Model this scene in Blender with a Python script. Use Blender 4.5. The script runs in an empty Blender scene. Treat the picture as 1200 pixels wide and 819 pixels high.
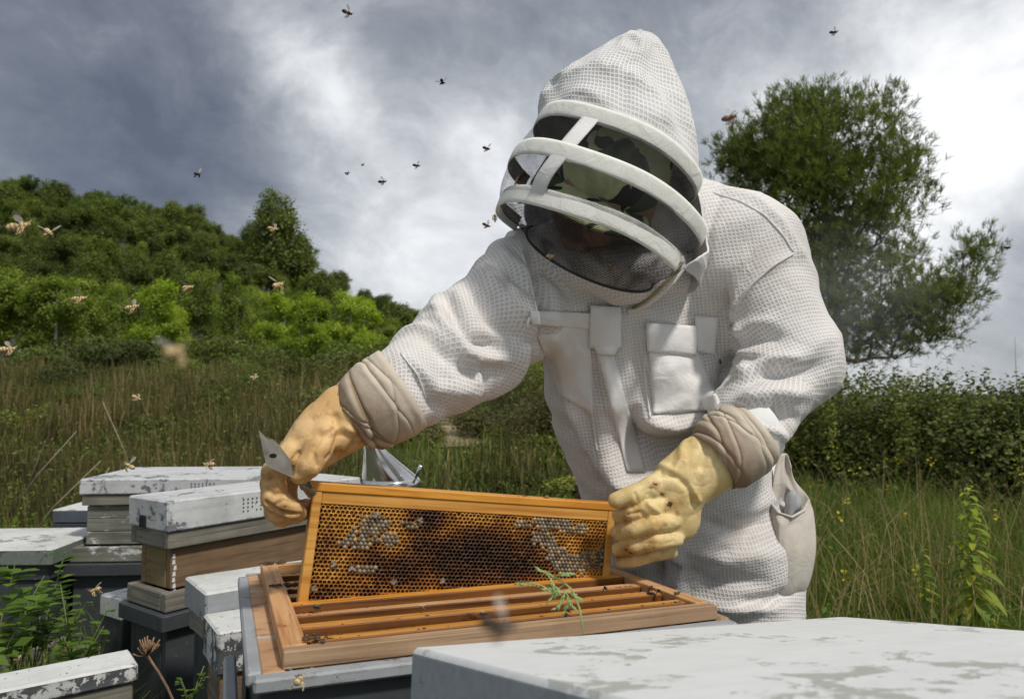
import bpy, bmesh, math, random
import numpy as np
from mathutils import Vector, Matrix
from mathutils.bvhtree import BVHTree

random.seed(7); rng = np.random.default_rng(7)
sc = bpy.context.scene
COL = sc.collection
R = math.radians

# ------------------------------------------------------------------ camera
W0, H0, F = 1200.0, 819.0, 850.0
CAMZ = 1.0
PITCH = math.atan((460 - 409.5) / F)
cam = bpy.data.cameras.new("camera"); camo = bpy.data.objects.new("camera", cam); COL.objects.link(camo)
cam.sensor_width = 36.0; cam.lens = F / W0 * 36.0
camo.location = (0, 0, CAMZ); camo.rotation_euler = (math.pi / 2 + PITCH, 0, 0)
cam.clip_start = 0.02; cam.clip_end = 3000
cam.dof.use_dof = True; cam.dof.focus_distance = 1.05; cam.dof.aperture_fstop = 9.0
sc.camera = camo

# ------------------------------------------------------------------ view, sun, sky
sc.view_settings.view_transform = 'Standard'; sc.view_settings.look = 'None'
sc.view_settings.exposure = 0.5; sc.view_settings.gamma = 1.0
sc.render.resolution_x = 1024; sc.render.resolution_y = 698
SUN_EL, SUN_AZ = R(54), R(136)            # azimuth clockwise from +Y
sd = Vector((math.sin(SUN_AZ) * math.cos(SUN_EL), math.cos(SUN_AZ) * math.cos(SUN_EL), math.sin(SUN_EL)))
sl = bpy.data.lights.new("sun", 'SUN'); slo = bpy.data.objects.new("sun", sl); COL.objects.link(slo)
sl.energy = 2.0; sl.angle = R(6); sl.color = (1.0, 0.94, 0.86)
slo.rotation_euler = sd.to_track_quat('Z', 'Y').to_euler()

world = bpy.data.worlds.new("World"); sc.world = world; world.use_nodes = True
def pxdir(px, py):
    x = (px - 600) / F; y = -(py - 409.5) / F
    v = Vector((x, math.cos(PITCH) - y * math.sin(PITCH), math.sin(PITCH) + y * math.cos(PITCH)))
    return v.normalized()

class NT:
    """small node-tree helper"""
    def __init__(s, nt): s.nt = nt; s.n = nt.nodes; s.l = nt.links
    def node(s, typ, **kw):
        n = s.n.new(typ)
        for k, v in kw.items():
            if k.startswith('i_'): 
                key = k[2:]
                key = int(key) if key.isdigit() else key.replace('_', ' ')
                s.set(n.inputs[key], v)
            else: setattr(n, k, v)
        return n
    def set(s, inp, v):
        if hasattr(v, 'is_output') or isinstance(v, bpy.types.NodeSocket): s.l.new(v, inp)
        elif isinstance(v, bpy.types.Node): s.l.new(v.outputs[0], inp)
        else: inp.default_value = v
    def math(s, op, a, b=None, c=None, clamp=False):
        n = s.n.new('ShaderNodeMath'); n.operation = op; n.use_clamp = clamp
        s.set(n.inputs[0], a)
        if b is not None: s.set(n.inputs[1], b)
        if c is not None: s.set(n.inputs[2], c)
        return n.outputs[0]
    def vmath(s, op, a, b=None):
        n = s.n.new('ShaderNodeVectorMath'); n.operation = op
        s.set(n.inputs[0], a)
        if b is not None: s.set(n.inputs[1], b)
        return n.outputs[1] if op in ('DOT_PRODUCT', 'LENGTH') else n.outputs[0]
    def noise(s, vec, scale, detail=4, rough=.55, dist=0.0, out='Fac'):
        n = s.n.new('ShaderNodeTexNoise')
        if vec is not None: s.set(n.inputs['Vector'], vec)
        n.inputs['Scale'].default_value = scale; n.inputs['Detail'].default_value = detail
        n.inputs['Roughness'].default_value = rough; n.inputs['Distortion'].default_value = dist
        return n.outputs[0 if out == 'Fac' else 1]
    def ramp(s, fac, stops, interp='LINEAR'):
        n = s.n.new('ShaderNodeValToRGB'); s.set(n.inputs[0], fac); cr = n.color_ramp; cr.interpolation = interp
        while len(cr.elements) < len(stops): cr.elements.new(0.5)
        for e, (p, c) in zip(cr.elements, stops):
            e.position = p; e.color = (c, c, c, 1) if isinstance(c, (int, float)) else (*c, 1)
        return n.outputs[0]
    def mix(s, fac, a, b, blend='MIX'):
        n = s.n.new('ShaderNodeMix'); n.data_type = 'RGBA'; n.blend_type = blend
        s.set(n.inputs[0], fac)
        for i, v in ((6, a), (7, b)):
            if isinstance(v, tuple) and len(v) == 3: v = (*v, 1)
            s.set(n.inputs[i], v)
        return n.outputs[2]
    def mapr(s, v, a, b, c, d):
        n = s.n.new('ShaderNodeMapRange'); n.interpolation_type = 'SMOOTHSTEP'
        s.set(n.inputs[0], v)
        for i, q in zip((1, 2, 3, 4), (a, b, c, d)): n.inputs[i].default_value = q
        return n.outputs[0]
    def mapping(s, vec, scale=(1, 1, 1), rot=(0, 0, 0), loc=(0, 0, 0)):
        n = s.n.new('ShaderNodeMapping'); s.set(n.inputs[0], vec)
        n.inputs['Scale'].default_value = scale; n.inputs['Rotation'].default_value = rot; n.inputs['Location'].default_value = loc
        return n.outputs[0]

def build_world():
    w = NT(world.node_tree); w.n.clear()
    out = w.node('ShaderNodeOutputWorld')
    tc = w.node('ShaderNodeTexCoord').outputs['Generated']
    sky = w.node('ShaderNodeTexSky'); sky.sky_type = 'NISHITA'; sky.sun_disc = False
    sky.sun_elevation = SUN_EL; sky.sun_rotation = SUN_AZ
    bg1 = w.node('ShaderNodeBackground'); w.l.new(sky.outputs[0], bg1.inputs[0]); bg1.inputs[1].default_value = 0.1
    # cloud deck: brightness = broad patches + turbulent noise
    warp = w.noise(tc, 2.2, 3, .5, out='Color')
    wv = w.vmath('ADD', tc, w.vmath('MULTIPLY', w.vmath('SUBTRACT', warp, (.5, .5, .5)), (.32, .32, .26)))
    n1 = w.noise(w.mapping(wv, (1, 1, 1.7), loc=(.3, 0, 1.2)), 2.6, 8, .56)
    n2 = w.noise(w.mapping(wv, (1, 1, 1.3), loc=(4, 2, 1)), 7.0, 8, .6)
    val = w.math('ADD', w.math('MULTIPLY', w.math('SUBTRACT', n1, .5), 0.80), w.math('MULTIPLY', w.math('SUBTRACT', n2, .5), .60))
    n3 = w.noise(w.mapping(wv, (1, 1, 1.5), loc=(2, 7, 1)), 17.0, 7, .65)
    val = w.math('ADD', val, w.math('MULTIPLY', w.math('SUBTRACT', n3, .5), .26))
    val = w.math('ADD', val, 0.54)
    wv2 = w.vmath('NORMALIZE', w.vmath('ADD', tc, w.vmath('MULTIPLY', w.vmath('SUBTRACT', w.noise(tc, 6, 5, .6, out='Color'), (.5, .5, .5)), (.12, .12, .12))))
    for (px, py, k, a) in [(20, 120, 7, -.28), (230, 60, 30, -.12), (200, 190, 60, -.05), (60, 200, 60, -.05), (320, 20, 260, .20), (350, 70, 420, .22), (385, 110, 420, .26), (425, 145, 320, .22), (300, -60, 120, .14),
                           (500, 300, 45, .30), (420, 260, 90, .12), (600, 230, 80, .14), (540, 130, 60, .06), (1200, 140, 45, .30), (1110, 110, 90, .12), (1020, 0, 50, -.14), (860, 40, 60, -.05), (650, 30, 50, -.04),
                           (1180, 320, 120, -.38), (1150, 430, 200, .10), (1030, 230, 70, .30), (1090, 210, 90, .12)]:
        d = w.vmath('DOT_PRODUCT', wv2, tuple(pxdir(px, py)))
        g = w.math('EXPONENT', w.math('MULTIPLY', w.math('SUBTRACT', d, 1.0), float(k)))
        val = w.math('ADD', val, w.math('MULTIPLY', g, float(a)))
    col = w.ramp(val, [(0.0, (.082, .095, .128)), (.22, (.135, .150, .185)), (.42, (.225, .242, .270)), (.6, (.35, .368, .392)), (.78, (.54, .555, .575)), (1.0, (.76, .765, .77))])
    bg2 = w.node('ShaderNodeBackground'); w.l.new(col, bg2.inputs[0]); bg2.inputs[1].default_value = 1.0
    mx = w.node('ShaderNodeMixShader'); mx.inputs[0].default_value = .94
    w.l.new(bg1.outputs[0], mx.inputs[1]); w.l.new(bg2.outputs[0], mx.inputs[2]); w.l.new(mx.outputs[0], out.inputs[0])
build_world()

# ------------------------------------------------------------------ pixel helpers (photo pixel -> point in the world)
def P(px, py, d):
    x = (px - 600) / F * d; y = -(py - 409.5) / F * d
    return Vector((x, d * math.cos(PITCH) - y * math.sin(PITCH), CAMZ + d * math.sin(PITCH) + y * math.cos(PITCH)))
def PZ(px, py, z):
    v = pxdir(px, py); t = (z - CAMZ) / v.z
    return Vector((0, 0, CAMZ)) + v * t
def topx(V):
    """world points (n,3) -> photo pixels, depth"""
    V = np.asarray(V); y = V[:, 1]; z = V[:, 2] - CAMZ; c, s = math.cos(PITCH), math.sin(PITCH)
    d = y * c + z * s; u = -y * s + z * c
    return 600 + F * V[:, 0] / d, 409.5 - F * u / d, d

# ------------------------------------------------------------------ object helpers
def tag(o, label=None, cat=None, group=None, kind=None):
    if label: o['label'] = label
    if cat: o['category'] = cat
    if group: o['group'] = group
    if kind: o['kind'] = kind
    return o
def empty(name, loc=(0, 0, 0), rot=(0, 0, 0), label=None, cat=None, group=None, parent=None):
    o = bpy.data.objects.new(name, None); COL.objects.link(o); o.location = loc; o.rotation_euler = rot
    o.empty_display_size = .05
    if parent: o.parent = parent
    return tag(o, label, cat, group)
def link(name, me, parent=None, loc=(0, 0, 0), rot=(0, 0, 0)):
    o = bpy.data.objects.new(name, me); COL.objects.link(o); o.location = loc; o.rotation_euler = rot
    if parent: o.parent = parent
    return o
def mesh(name, V, Fc, mat=None, smooth=False, uv=None, attrs=None):
    """V (n,3); Fc list of faces or (m,k) array; uv per loop (L,2); attrs {name: per-point floats}"""
    me = bpy.data.meshes.new(name)
    V = np.asarray(V, dtype=np.float32)
    if isinstance(Fc, np.ndarray):
        k = Fc.shape[1]; m = len(Fc)
        me.vertices.add(len(V)); me.vertices.foreach_set('co', V.ravel())
        me.loops.add(m * k); me.loops.foreach_set('vertex_index', Fc.astype(np.int32).ravel())
        me.polygons.add(m); me.polygons.foreach_set('loop_start', np.arange(0, m * k, k, dtype=np.int32))
        me.update(calc_edges=True)
    else:
        me.from_pydata([tuple(map(float, v)) for v in V], [], Fc)
    if smooth: me.polygons.foreach_set('use_smooth', np.ones(len(me.polygons), dtype=bool))
    if uv is not None:
        l = me.uv_layers.new(name='UVMap'); l.data.foreach_set('uv', np.asarray(uv, dtype=np.float32).ravel())
    if attrs:
        for k, a in attrs.items():
            at = me.attributes.new(k, 'FLOAT', 'POINT'); at.data.foreach_set('value', np.asarray(a, dtype=np.float32))
    if mat: me.materials.append(mat)
    me.update()
    return me
def bevbox(name, size, mat, bev=.0015, jit=0.0, org=(0, 0, 0)):
    bm = bmesh.new(); bmesh.ops.create_cube(bm, size=1.0)
    for v in bm.verts:
        v.co = Vector((v.co.x * size[0] + org[0], v.co.y * size[1] + org[1], v.co.z * size[2] + org[2]))
        if jit: v.co += Vector((random.uniform(-jit, jit), random.uniform(-jit, jit), random.uniform(-jit, jit)))
    if bev: bmesh.ops.bevel(bm, geom=bm.edges[:], offset=bev, segments=1, affect='EDGES')
    me = bpy.data.meshes.new(name); bm.to_mesh(me); bm.free()
    if mat: me.materials.append(mat)
    return me
def box(name, size, loc, mat, parent=None, rot=(0, 0, 0), bev=.0015, jit=0.0):
    return link(name, bevbox(name, size, mat, bev, jit), parent, loc, rot)
def lathe(prof, n=24, cap=True):
    """profile [(r, z)] -> verts, faces"""
    V = []; Fc = []
    for r, z in prof:
        for k in range(n):
            a = 2 * math.pi * k / n; V.append((r * math.cos(a), r * math.sin(a), z))
    for i in range(len(prof) - 1):
        for k in range(n):
            a = i * n + k; b = i * n + (k + 1) % n
            Fc.append((a, b, b + n, a + n))
    if cap:
        Fc.append(tuple(reversed(range(n)))); Fc.append(tuple(range((len(prof) - 1) * n, len(prof) * n)))
    return V, Fc
def tube(path, radii, n=8, cap=True):
    path = [Vector(p) for p in path]; V = []; Fc = []
    up = Vector((0, 0, 1)); 
    for i, p in enumerate(path):
        t = (path[min(i + 1, len(path) - 1)] - path[max(i - 1, 0)]).normalized()
        ref = up if abs(t.z) < .9 else Vector((1, 0, 0))
        a = t.cross(ref).normalized(); b = a.cross(t).normalized()
        r = radii[i] if hasattr(radii, '__len__') else radii
        for k in range(n):
            q = 2 * math.pi * k / n; V.append(p + a * (r * math.cos(q)) + b * (r * math.sin(q)))
    for i in range(len(path) - 1):
        for k in range(n):
            a = i * n + k; b = i * n + (k + 1) % n
            Fc.append((a, b, b + n, a + n))
    if cap:
        Fc.append(tuple(reversed(range(n)))); Fc.append(tuple(range((len(path) - 1) * n, len(path) * n)))
    return V, Fc
def join(parts):
    V = []; Fc = []
    for v, f in parts:
        o = len(V); V += [tuple(x) for x in v]; Fc += [tuple(i + o for i in q) for q in f]
    return V, Fc

# ------------------------------------------------------------------ numpy value noise
_T = rng.random((64, 64, 64)).astype(np.float32)
def vnoise(p):
    p = np.asarray(p, dtype=np.float64); i = np.floor(p).astype(int); f = p - i; f = f * f * (3 - 2 * f)
    i0 = i % 64; i1 = (i + 1) % 64
    x0, y0, z0 = i0.T; x1, y1, z1 = i1.T; fx, fy, fz = f.T
    c = lambda a, b, t: a + (b - a) * t
    return c(c(c(_T[x0, y0, z0], _T[x1, y0, z0], fx), c(_T[x0, y1, z0], _T[x1, y1, z0], fx), fy),
             c(c(_T[x0, y0, z1], _T[x1, y0, z1], fx), c(_T[x0, y1, z1], _T[x1, y1, z1], fx), fy), fz)
def fbm(p, o=4):
    p = np.asarray(p, dtype=np.float64); s = 0; a = .5
    for k in range(o): s = s + a * (vnoise(p * 2 ** k + 17.3 * k) - .5); a *= .5
    return s
def sstep(a, b, x):
    t = np.clip((x - a) / (b - a), 0, 1); return t * t * (3 - 2 * t)

# ------------------------------------------------------------------ signed-distance modelling (smooth unions, then surface nets)
class Field:
    def __init__(s, lo, hi, res):
        s.lo = np.array(lo, float); s.res = res
        s.n = np.ceil((np.array(hi) - s.lo) / res).astype(int) + 1
        s.v = np.full(s.n, 1.0, np.float32)
    def region(s, lo, hi):
        a = np.clip(np.floor((lo - s.lo) / s.res).astype(int), 0, s.n); b = np.clip(np.ceil((hi - s.lo) / s.res).astype(int) + 1, 0, s.n)
        if np.any(b <= a): return None
        sl_ = tuple(slice(x, y) for x, y in zip(a, b))
        g = [s.lo[i] + s.res * np.arange(a[i], b[i]) for i in range(3)]
        return sl_, np.meshgrid(*g, indexing='ij')
    def apply(s, sl_, d, k, op='u'):
        c = s.v[sl_]
        if op == 'u':
            h = np.clip(.5 + .5 * (c - d) / k, 0, 1) if k > 0 else (d < c).astype(float)
            s.v[sl_] = c * (1 - h) + d * h - k * h * (1 - h)
        else:
            h = np.clip(.5 - .5 * (c + d) / k, 0, 1)
            s.v[sl_] = c * (1 - h) - d * h + k * h * (1 - h)
    def cone(s, a, b, ra, rb, k=.02, flat=None, op='u'):
        """rounded cone a->b; flat=(dir, factor) squashes across dir"""
        a = np.array(a, float); b = np.array(b, float); m = max(ra, rb) * 1.6 + k * 2 + s.res * 3
        rg = s.region(np.minimum(a, b) - m, np.maximum(a, b) + m)
        if rg is None: return
        sl_, (X, Y, Z) = rg
        ba = b - a; L = max(float(ba @ ba), 1e-12)
        qx, qy, qz = X - a[0], Y - a[1], Z - a[2]
        t = np.clip((qx * ba[0] + qy * ba[1] + qz * ba[2]) / L, 0, 1)
        qx = qx - t * ba[0]; qy = qy - t * ba[1]; qz = qz - t * ba[2]
        if flat is not None:
            n = np.array(flat[0], float); n /= np.linalg.norm(n); f = flat[1]
            q = qx * n[0] + qy * n[1] + qz * n[2]; e = (1 / f - 1) * q
            qx = qx + e * n[0]; qy = qy + e * n[1]; qz = qz + e * n[2]
        d = np.sqrt(qx * qx + qy * qy + qz * qz) - (ra + (rb - ra) * t)
        if flat is not None and f < 1: d = d * (.5 + .5 * f)
        s.apply(sl_, d, k, op)
    def chain(s, pts, rs, k=.02, flat=None):
        for i in range(len(pts) - 1): s.cone(pts[i], pts[i + 1], rs[i], rs[i + 1], k, flat)
    def ell(s, c, rad, rot=None, k=.02, op='u'):
        c = np.array(c, float); rad = np.array(rad, float); m = rad.max() + 2 * k + 3 * s.res
        rg = s.region(c - m, c + m)
        if rg is None: return
        sl_, (X, Y, Z) = rg
        q = np.stack([X - c[0], Y - c[1], Z - c[2]], -1)
        if rot is not None: q = q @ np.array(rot)
        k0 = np.sqrt(((q / rad) ** 2).sum(-1)); k1 = np.sqrt(((q / rad ** 2) ** 2).sum(-1))
        d = k0 * (k0 - 1) / np.maximum(k1, 1e-9)
        s.apply(sl_, d, k, op)
    def mesh(s):
        v = s.v; n = s.n; ins = v < 0
        c = [ins[i:n[0] - 1 + i, j:n[1] - 1 + j, k:n[2] - 1 + k] for i in (0, 1) for j in (0, 1) for k in (0, 1)]
        tot = sum(x.astype(np.int8) for x in c); act = (tot > 0) & (tot < 8)
        idx = np.full(act.shape, -1, np.int64); cells = np.argwhere(act); idx[act] = np.arange(len(cells))
        corners = [(i, j, k) for i in (0, 1) for j in (0, 1) for k in (0, 1)]
        acc = np.zeros((len(cells), 3)); cnt = np.zeros(len(cells))
        val = {q: v[cells[:, 0] + q[0], cells[:, 1] + q[1], cells[:, 2] + q[2]] for q in corners}
        for a in corners:
            for ax in range(3):
                if a[ax] == 0:
                    b = list(a); b[ax] = 1; b = tuple(b); va, vb = val[a], val[b]; m = (va < 0) != (vb < 0)
                    t = np.where(m, va / np.where(m, va - vb, 1), 0)
                    p = np.repeat(np.array(a, float)[None], len(cells), 0); p[:, ax] += t
                    acc += p * m[:, None]; cnt += m
        V = s.lo + s.res * (cells + acc / cnt[:, None])
        quads = []
        for ax in range(3):
            b, c2 = (ax + 1) % 3, (ax + 2) % 3
            s0 = [slice(None)] * 3; s1 = [slice(None)] * 3; s0[ax] = slice(0, -1); s1[ax] = slice(1, None)
            A, B = ins[tuple(s0)], ins[tuple(s1)]
            E = np.argwhere(A != B)
            E = E[(E[:, b] > 0) & (E[:, c2] > 0) & (E[:, b] < n[b] - 1) & (E[:, c2] < n[c2] - 1)]
            fl = A[tuple(E.T)]
            def cell(db, dc):
                q = E.copy(); q[:, b] += db; q[:, c2] += dc; return idx[tuple(q.T)]
            Q = np.stack([cell(-1, -1), cell(0, -1), cell(0, 0), cell(-1, 0)], 1)
            Q[~fl] = Q[~fl][:, ::-1]; quads.append(Q)
        Q = np.concatenate(quads); Q = Q[(Q >= 0).all(1)]
        return V, Q
def vnormals(V, Q):
    a = V[Q[:, 2]] - V[Q[:, 0]]; b = V[Q[:, 3]] - V[Q[:, 1]]; fn = np.cross(a, b)
    N = np.zeros_like(V)
    for k in range(4): np.add.at(N, Q[:, k], fn)
    return N / np.maximum(np.linalg.norm(N, axis=1, keepdims=True), 1e-12)
def relax(V, Q, it=3, w=.5):
    for _ in range(it):
        S = np.zeros_like(V); c = np.zeros(len(V))
        for k in range(4):
            for j in (1, 3):
                np.add.at(S, Q[:, k], V[Q[:, (k + j) % 4]]); np.add.at(c, Q[:, k], 1)
        V = V * (1 - w) + w * S / c[:, None]
    return V

# ------------------------------------------------------------------ materials
def material(name):
    m = bpy.data.materials.new(name); m.use_nodes = True; t = NT(m.node_tree)
    b = t.n['Principled BSDF']; return m, t, b
def bump(t, b, h, dist=.002, strength=.6):
    n = t.node('ShaderNodeBump'); n.inputs['Distance'].default_value = dist; n.inputs['Strength'].default_value = strength
    t.l.new(h, n.inputs['Height']); t.l.new(n.outputs[0], b.inputs['Normal'])
def objvec(t, rnd=True):
    tc = t.node('ShaderNodeTexCoord').outputs['Object']
    if not rnd: return tc
    oi = t.node('ShaderNodeObjectInfo').outputs['Random']
    cx = t.node('ShaderNodeCombineXYZ'); r10 = t.math('MULTIPLY', oi, 37.0)
    for i in range(3): t.l.new(r10, cx.inputs[i])
    return t.vmath('ADD', tc, cx.outputs[0])
def wood(name, ca, cb, cdark, rough=.75, grain=70, long=3.0, stain=.0, stainc=(.05, .03, .02), spec=.3):
    m, t, b = material(name); v = objvec(t)
    g = t.noise(t.mapping(v, (long, grain, grain)), 1.0, 6, .6, .6)
    g2 = t.noise(t.mapping(v, (long * 1.4, grain * 3, grain * 3)), 1.0, 3, .5)
    col = t.mix(t.ramp(g, [(.3, 0.0), (.7, 1.0)]), ca, cb)
    col = t.mix(t.ramp(g2, [(.30, .85), (.48, 0.0)]), col, cdark)
    big = t.noise(v, 9, 5, .6)
    col = t.mix(t.math('MULTIPLY', t.ramp(big, [(.45, 0.0), (.7, 1.0)]), .45), col, cdark)
    if stain:
        s = t.noise(t.mapping(v, (.5, 1, 1), loc=(3, 1, 2)), 26, 6, .65)
        col = t.mix(t.ramp(s, [(1 - stain - .03, 0.0), (1 - stain + .03, 1.0)]), col, stainc)
    t.l.new(col, b.inputs['Base Color']); b.inputs['Roughness'].default_value = rough; b.inputs['Specular IOR Level'].default_value = spec
    bump(t, b, t.math('ADD', g, t.math('MULTIPLY', g2, .6)), .0016, .7)
    return m
def paint(name, col, under, chip=.40, under2=None, streak=True, rough=.6, speck=(.03, .03, .03), scale=9, dirt=(.22, .23, .19), dirtamt=.4, wash=None):
    """worn paint: bare / older coat shows where a blotchy noise falls under `chip`"""
    m, t, b = material(name); v = objvec(t)
    n1 = t.noise(v, scale, 8, .62, .3)
    n2 = t.noise(t.mapping(v, (1, 1, 1), loc=(5, 3, 1)), scale * 5, 5, .7)
    mk = t.ramp(t.math('ADD', t.math('MULTIPLY', n1, .62), t.math('MULTIPLY', n2, .38)), [(chip - .012, 1.0), (chip + .012, 0.0)])
    bv = t.node('ShaderNodeBevel', samples=4); bv.inputs['Radius'].default_value = .011; ge = t.node('ShaderNodeNewGeometry')
    edge = t.mapr(t.vmath('DOT_PRODUCT', bv.outputs[0], ge.outputs['Normal']), .999, .86, 0.0, 1.0)
    nn = t.math('SUBTRACT', t.math('ADD', t.math('MULTIPLY', n1, .45), t.math('MULTIPLY', n2, .55)), t.math('MULTIPLY', edge, .13))
    mk = t.math('MAXIMUM', mk, t.ramp(nn, [(chip - .05, 1.0), (chip - .03, 0.0)]))
    base = t.mix(t.ramp(t.noise(v, 30, 5, .6), [(.35, 0.0), (.7, 1.0)]), col, tuple(c * .86 for c in col))
    if streak:
        st = t.noise(t.mapping(v, (6, 90, 90)), 1.0, 4, .6)
        base = t.mix(t.ramp(st, [(.30, .30), (.5, 0.0)]), base, dirt)
    d = t.noise(t.mapping(v, (1, 1, 1), loc=(9, 2, 4)), 5.5, 7, .65)
    base = t.mix(t.math('MULTIPLY', t.ramp(d, [(.48, 0.0), (.68, 1.0)]), dirtamt), base, dirt)
    un = t.mix(t.ramp(t.noise(t.mapping(v, (6, 60, 60)), 1.0, 5, .6), [(.3, 0.0), (.7, 1.0)]), under, under2 or tuple(c * .6 for c in under))
    c = t.mix(mk, base, un)
    sp = t.noise(t.mapping(v, (1, 1, 1), loc=(1, 8, 3)), 95, 2, .5)
    c = t.mix(t.ramp(sp, [(.70, 0.0), (.73, 1.0)]), c, speck)
    t.l.new(c, b.inputs['Base Color']); b.inputs['Roughness'].default_value = rough; b.inputs['Specular IOR Level'].default_value = .3
    bump(t, b, t.math('SUBTRACT', t.math('MULTIPLY', n2, .25), mk), .0011, .8)
    return m
def leafmat(name, stops, trans=.35, rough=.55, spec=.25):
    m, t, b = material(name)
    a = t.node('ShaderNodeAttribute'); a.attribute_name = 'tint'
    oi = t.node('ShaderNodeObjectInfo').outputs['Random']
    f = t.math('ADD', a.outputs['Fac'], t.math('MULTIPLY', t.math('SUBTRACT', oi, .5), .46))
    c = t.ramp(f, stops)
    t.l.new(c, b.inputs['Base Color']); b.inputs['Roughness'].default_value = rough; b.inputs['Specular IOR Level'].default_value = spec
    tr = t.node('ShaderNodeBsdfTranslucent'); c2 = t.mix(1.0, c, (1.25, 1.3, .6), 'MULTIPLY'); t.l.new(c2, tr.inputs[0])
    mx = t.node('ShaderNodeMixShader'); mx.inputs[0].default_value = trans
    t.l.new(b.outputs[0], mx.inputs[1]); t.l.new(tr.outputs[0], mx.inputs[2])
    t.l.new(mx.outputs[0], t.n['Material Output'].inputs[0])
    return m
def plain(name, col, rough=.6, metal=0, spec=.4, var=.15, scale=30, bmp=0.0, dark=None):
    m, t, b = material(name); v = objvec(t)
    n = t.noise(v, scale, 5, .6)
    c = t.mix(t.ramp(n, [(.3, 0.0), (.7, 1.0)]), tuple(x * (1 - var) for x in col), tuple(min(1, x * (1 + var)) for x in col))
    if dark: c = t.mix(t.ramp(t.noise(v, scale * .35, 6, .65), [(.56, 0.0), (.62, 1.0)]), c, dark)
    t.l.new(c, b.inputs['Base Color']); b.inputs['Roughness'].default_value = rough; b.inputs['Metallic'].default_value = metal
    b.inputs['Specular IOR Level'].default_value = spec
    if bmp: bump(t, b, n, bmp, .7)
    return m
# ================================================================== the land
def hill_tan(u):
    return np.interp(u, [-1.6, -.9, -.706, -.46, -.26, -.10, .05, .30, .5], [.275, .255, .232, .190, .112, .062, .030, .000, -.02])
def ground_z(x, y):
    x = np.asarray(x, float); y = np.asarray(y, float); yy = np.maximum(y, .5)
    u = x / yy; dist = np.hypot(x, y)
    left = 1 - sstep(.12, .36, u)
    rise = np.where(y > 4, (y - 4) * .088, 0.0); rise = np.minimum(rise, 21 * .088)
    z = left * rise * sstep(4, 6, y)
    h = hill_tan(u) * 95.0
    z = z + left * sstep(26, 97, y) * np.maximum(h - 0.9, 0) * 1.0
    z = z - sstep(100, 400, dist) * .0
    z = np.where(y > 97, z + 0.0, z)
    right = sstep(.3, .5, u); z = z - right * sstep(9, 40, y) * 3.0
    z = z + fbm(np.stack([x * .35, y * .35, x * 0], -1), 3) * .25 * sstep(3, 8, dist)
    z = z + fbm(np.stack([x * 2, y * 2, x * 0 + 5], -1), 3) * .06
    return z - .02
def build_ground():
    a = np.concatenate([np.arange(-12, 12.01, .25), ]); 
    xs = np.concatenate([-np.geomspace(1500, 12.5, 70), a, np.geomspace(12.5, 1500, 70)])
    ys = np.concatenate([-np.geomspace(60, 3.5, 10), np.arange(-3, 14, .25), np.arange(14, 30, .35), np.arange(30, 110, 1.2), np.geomspace(111, 1500, 40)])
    X, Y = np.meshgrid(xs, ys, indexing='ij'); Z = ground_z(X.ravel(), Y.ravel())
    V = np.stack([X.ravel(), Y.ravel(), Z], 1); ny = len(ys)
    i, j = np.meshgrid(np.arange(len(xs) - 1), np.arange(ny - 1), indexing='ij'); b = (i * ny + j).ravel()
    Fq = np.stack([b, b + ny, b + ny + 1, b + 1], 1)
    m, t, bs = material('soil_and_turf'); v = t.node('ShaderNodeTexCoord').outputs['Object']
    n = t.noise(v, .7, 6, .6); n2 = t.noise(v, 9, 6, .7)
    c = t.mix(t.ramp(n, [(.4, 0.0), (.62, 1.0)]), (.030, .045, .014), (.050, .050, .022))
    c = t.mix(t.ramp(n2, [(.45, 0.0), (.7, .7)]), c, (.06, .05, .028))
    t.l.new(c, bs.inputs['Base Color']); bs.inputs['Roughness'].default_value = .95; bump(t, bs, n2, .03, .8)
    o = link('ground', mesh('ground', V, Fq, m, True)); tag(o, kind='structure')
    # dirt path climbing the bank
    pts = [(548, 524), (536, 506), (528, 494), (490, 488), (440, 486)]
    L = []
    cl = []
    for px, py in pts:
        d = pxdir(px, py); best = None
        for tt in np.linspace(2, 40, 1500):
            p = Vector((0, 0, CAMZ)) + d * tt
            if p.z <= float(ground_z(p.x, p.y)) + .02: best = p; break
        if best is None: best = Vector((0, 0, CAMZ)) + d * 16
        cl.append(best)
    for k in range(len(cl) - 1):
        for s in range(8):
            L.append(cl[k].lerp(cl[k + 1], s / 8))
    V = []; Fq = []
    for i, p in enumerate(L):
        t_ = (L[min(i + 1, len(L) - 1)] - L[max(i - 1, 0)]).normalized(); nrm = Vector((t_.y, -t_.x, 0)).normalized()
        wd = .24 + .016 * p.y + .06 * math.sin(i * 1.7)
        for k in range(7):
            q = p + nrm * wd * (k / 3 - 1); V.append((q.x, q.y, float(ground_z(q.x, q.y)) + .03))
        if i: 
            for k in range(6): a_ = (i - 1) * 7 + k; Fq.append((a_, a_ + 1, a_ + 8, a_ + 7))
    pm = plain('path_earth', (.24, .19, .11), .95, var=.45, scale=5, bmp=.02, dark=(.07, .075, .03))
    tag(link('path', mesh('path', V, Fq, pm, True)), kind='structure')
    return cl
PATH = build_ground()
def in_path(x, y, w=.45):
    d = np.full(len(x), 1e9)
    for a, b in zip(PATH[:-1], PATH[1:]):
        ab = np.array([b.x - a.x, b.y - a.y]); L2 = max(ab @ ab, 1e-9)
        t = np.clip(((x - a.x) * ab[0] + (y - a.y) * ab[1]) / L2, 0, 1)
        d = np.minimum(d, np.hypot(x - a.x - t * ab[0], y - a.y - t * ab[1]))
    return d < w

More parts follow.
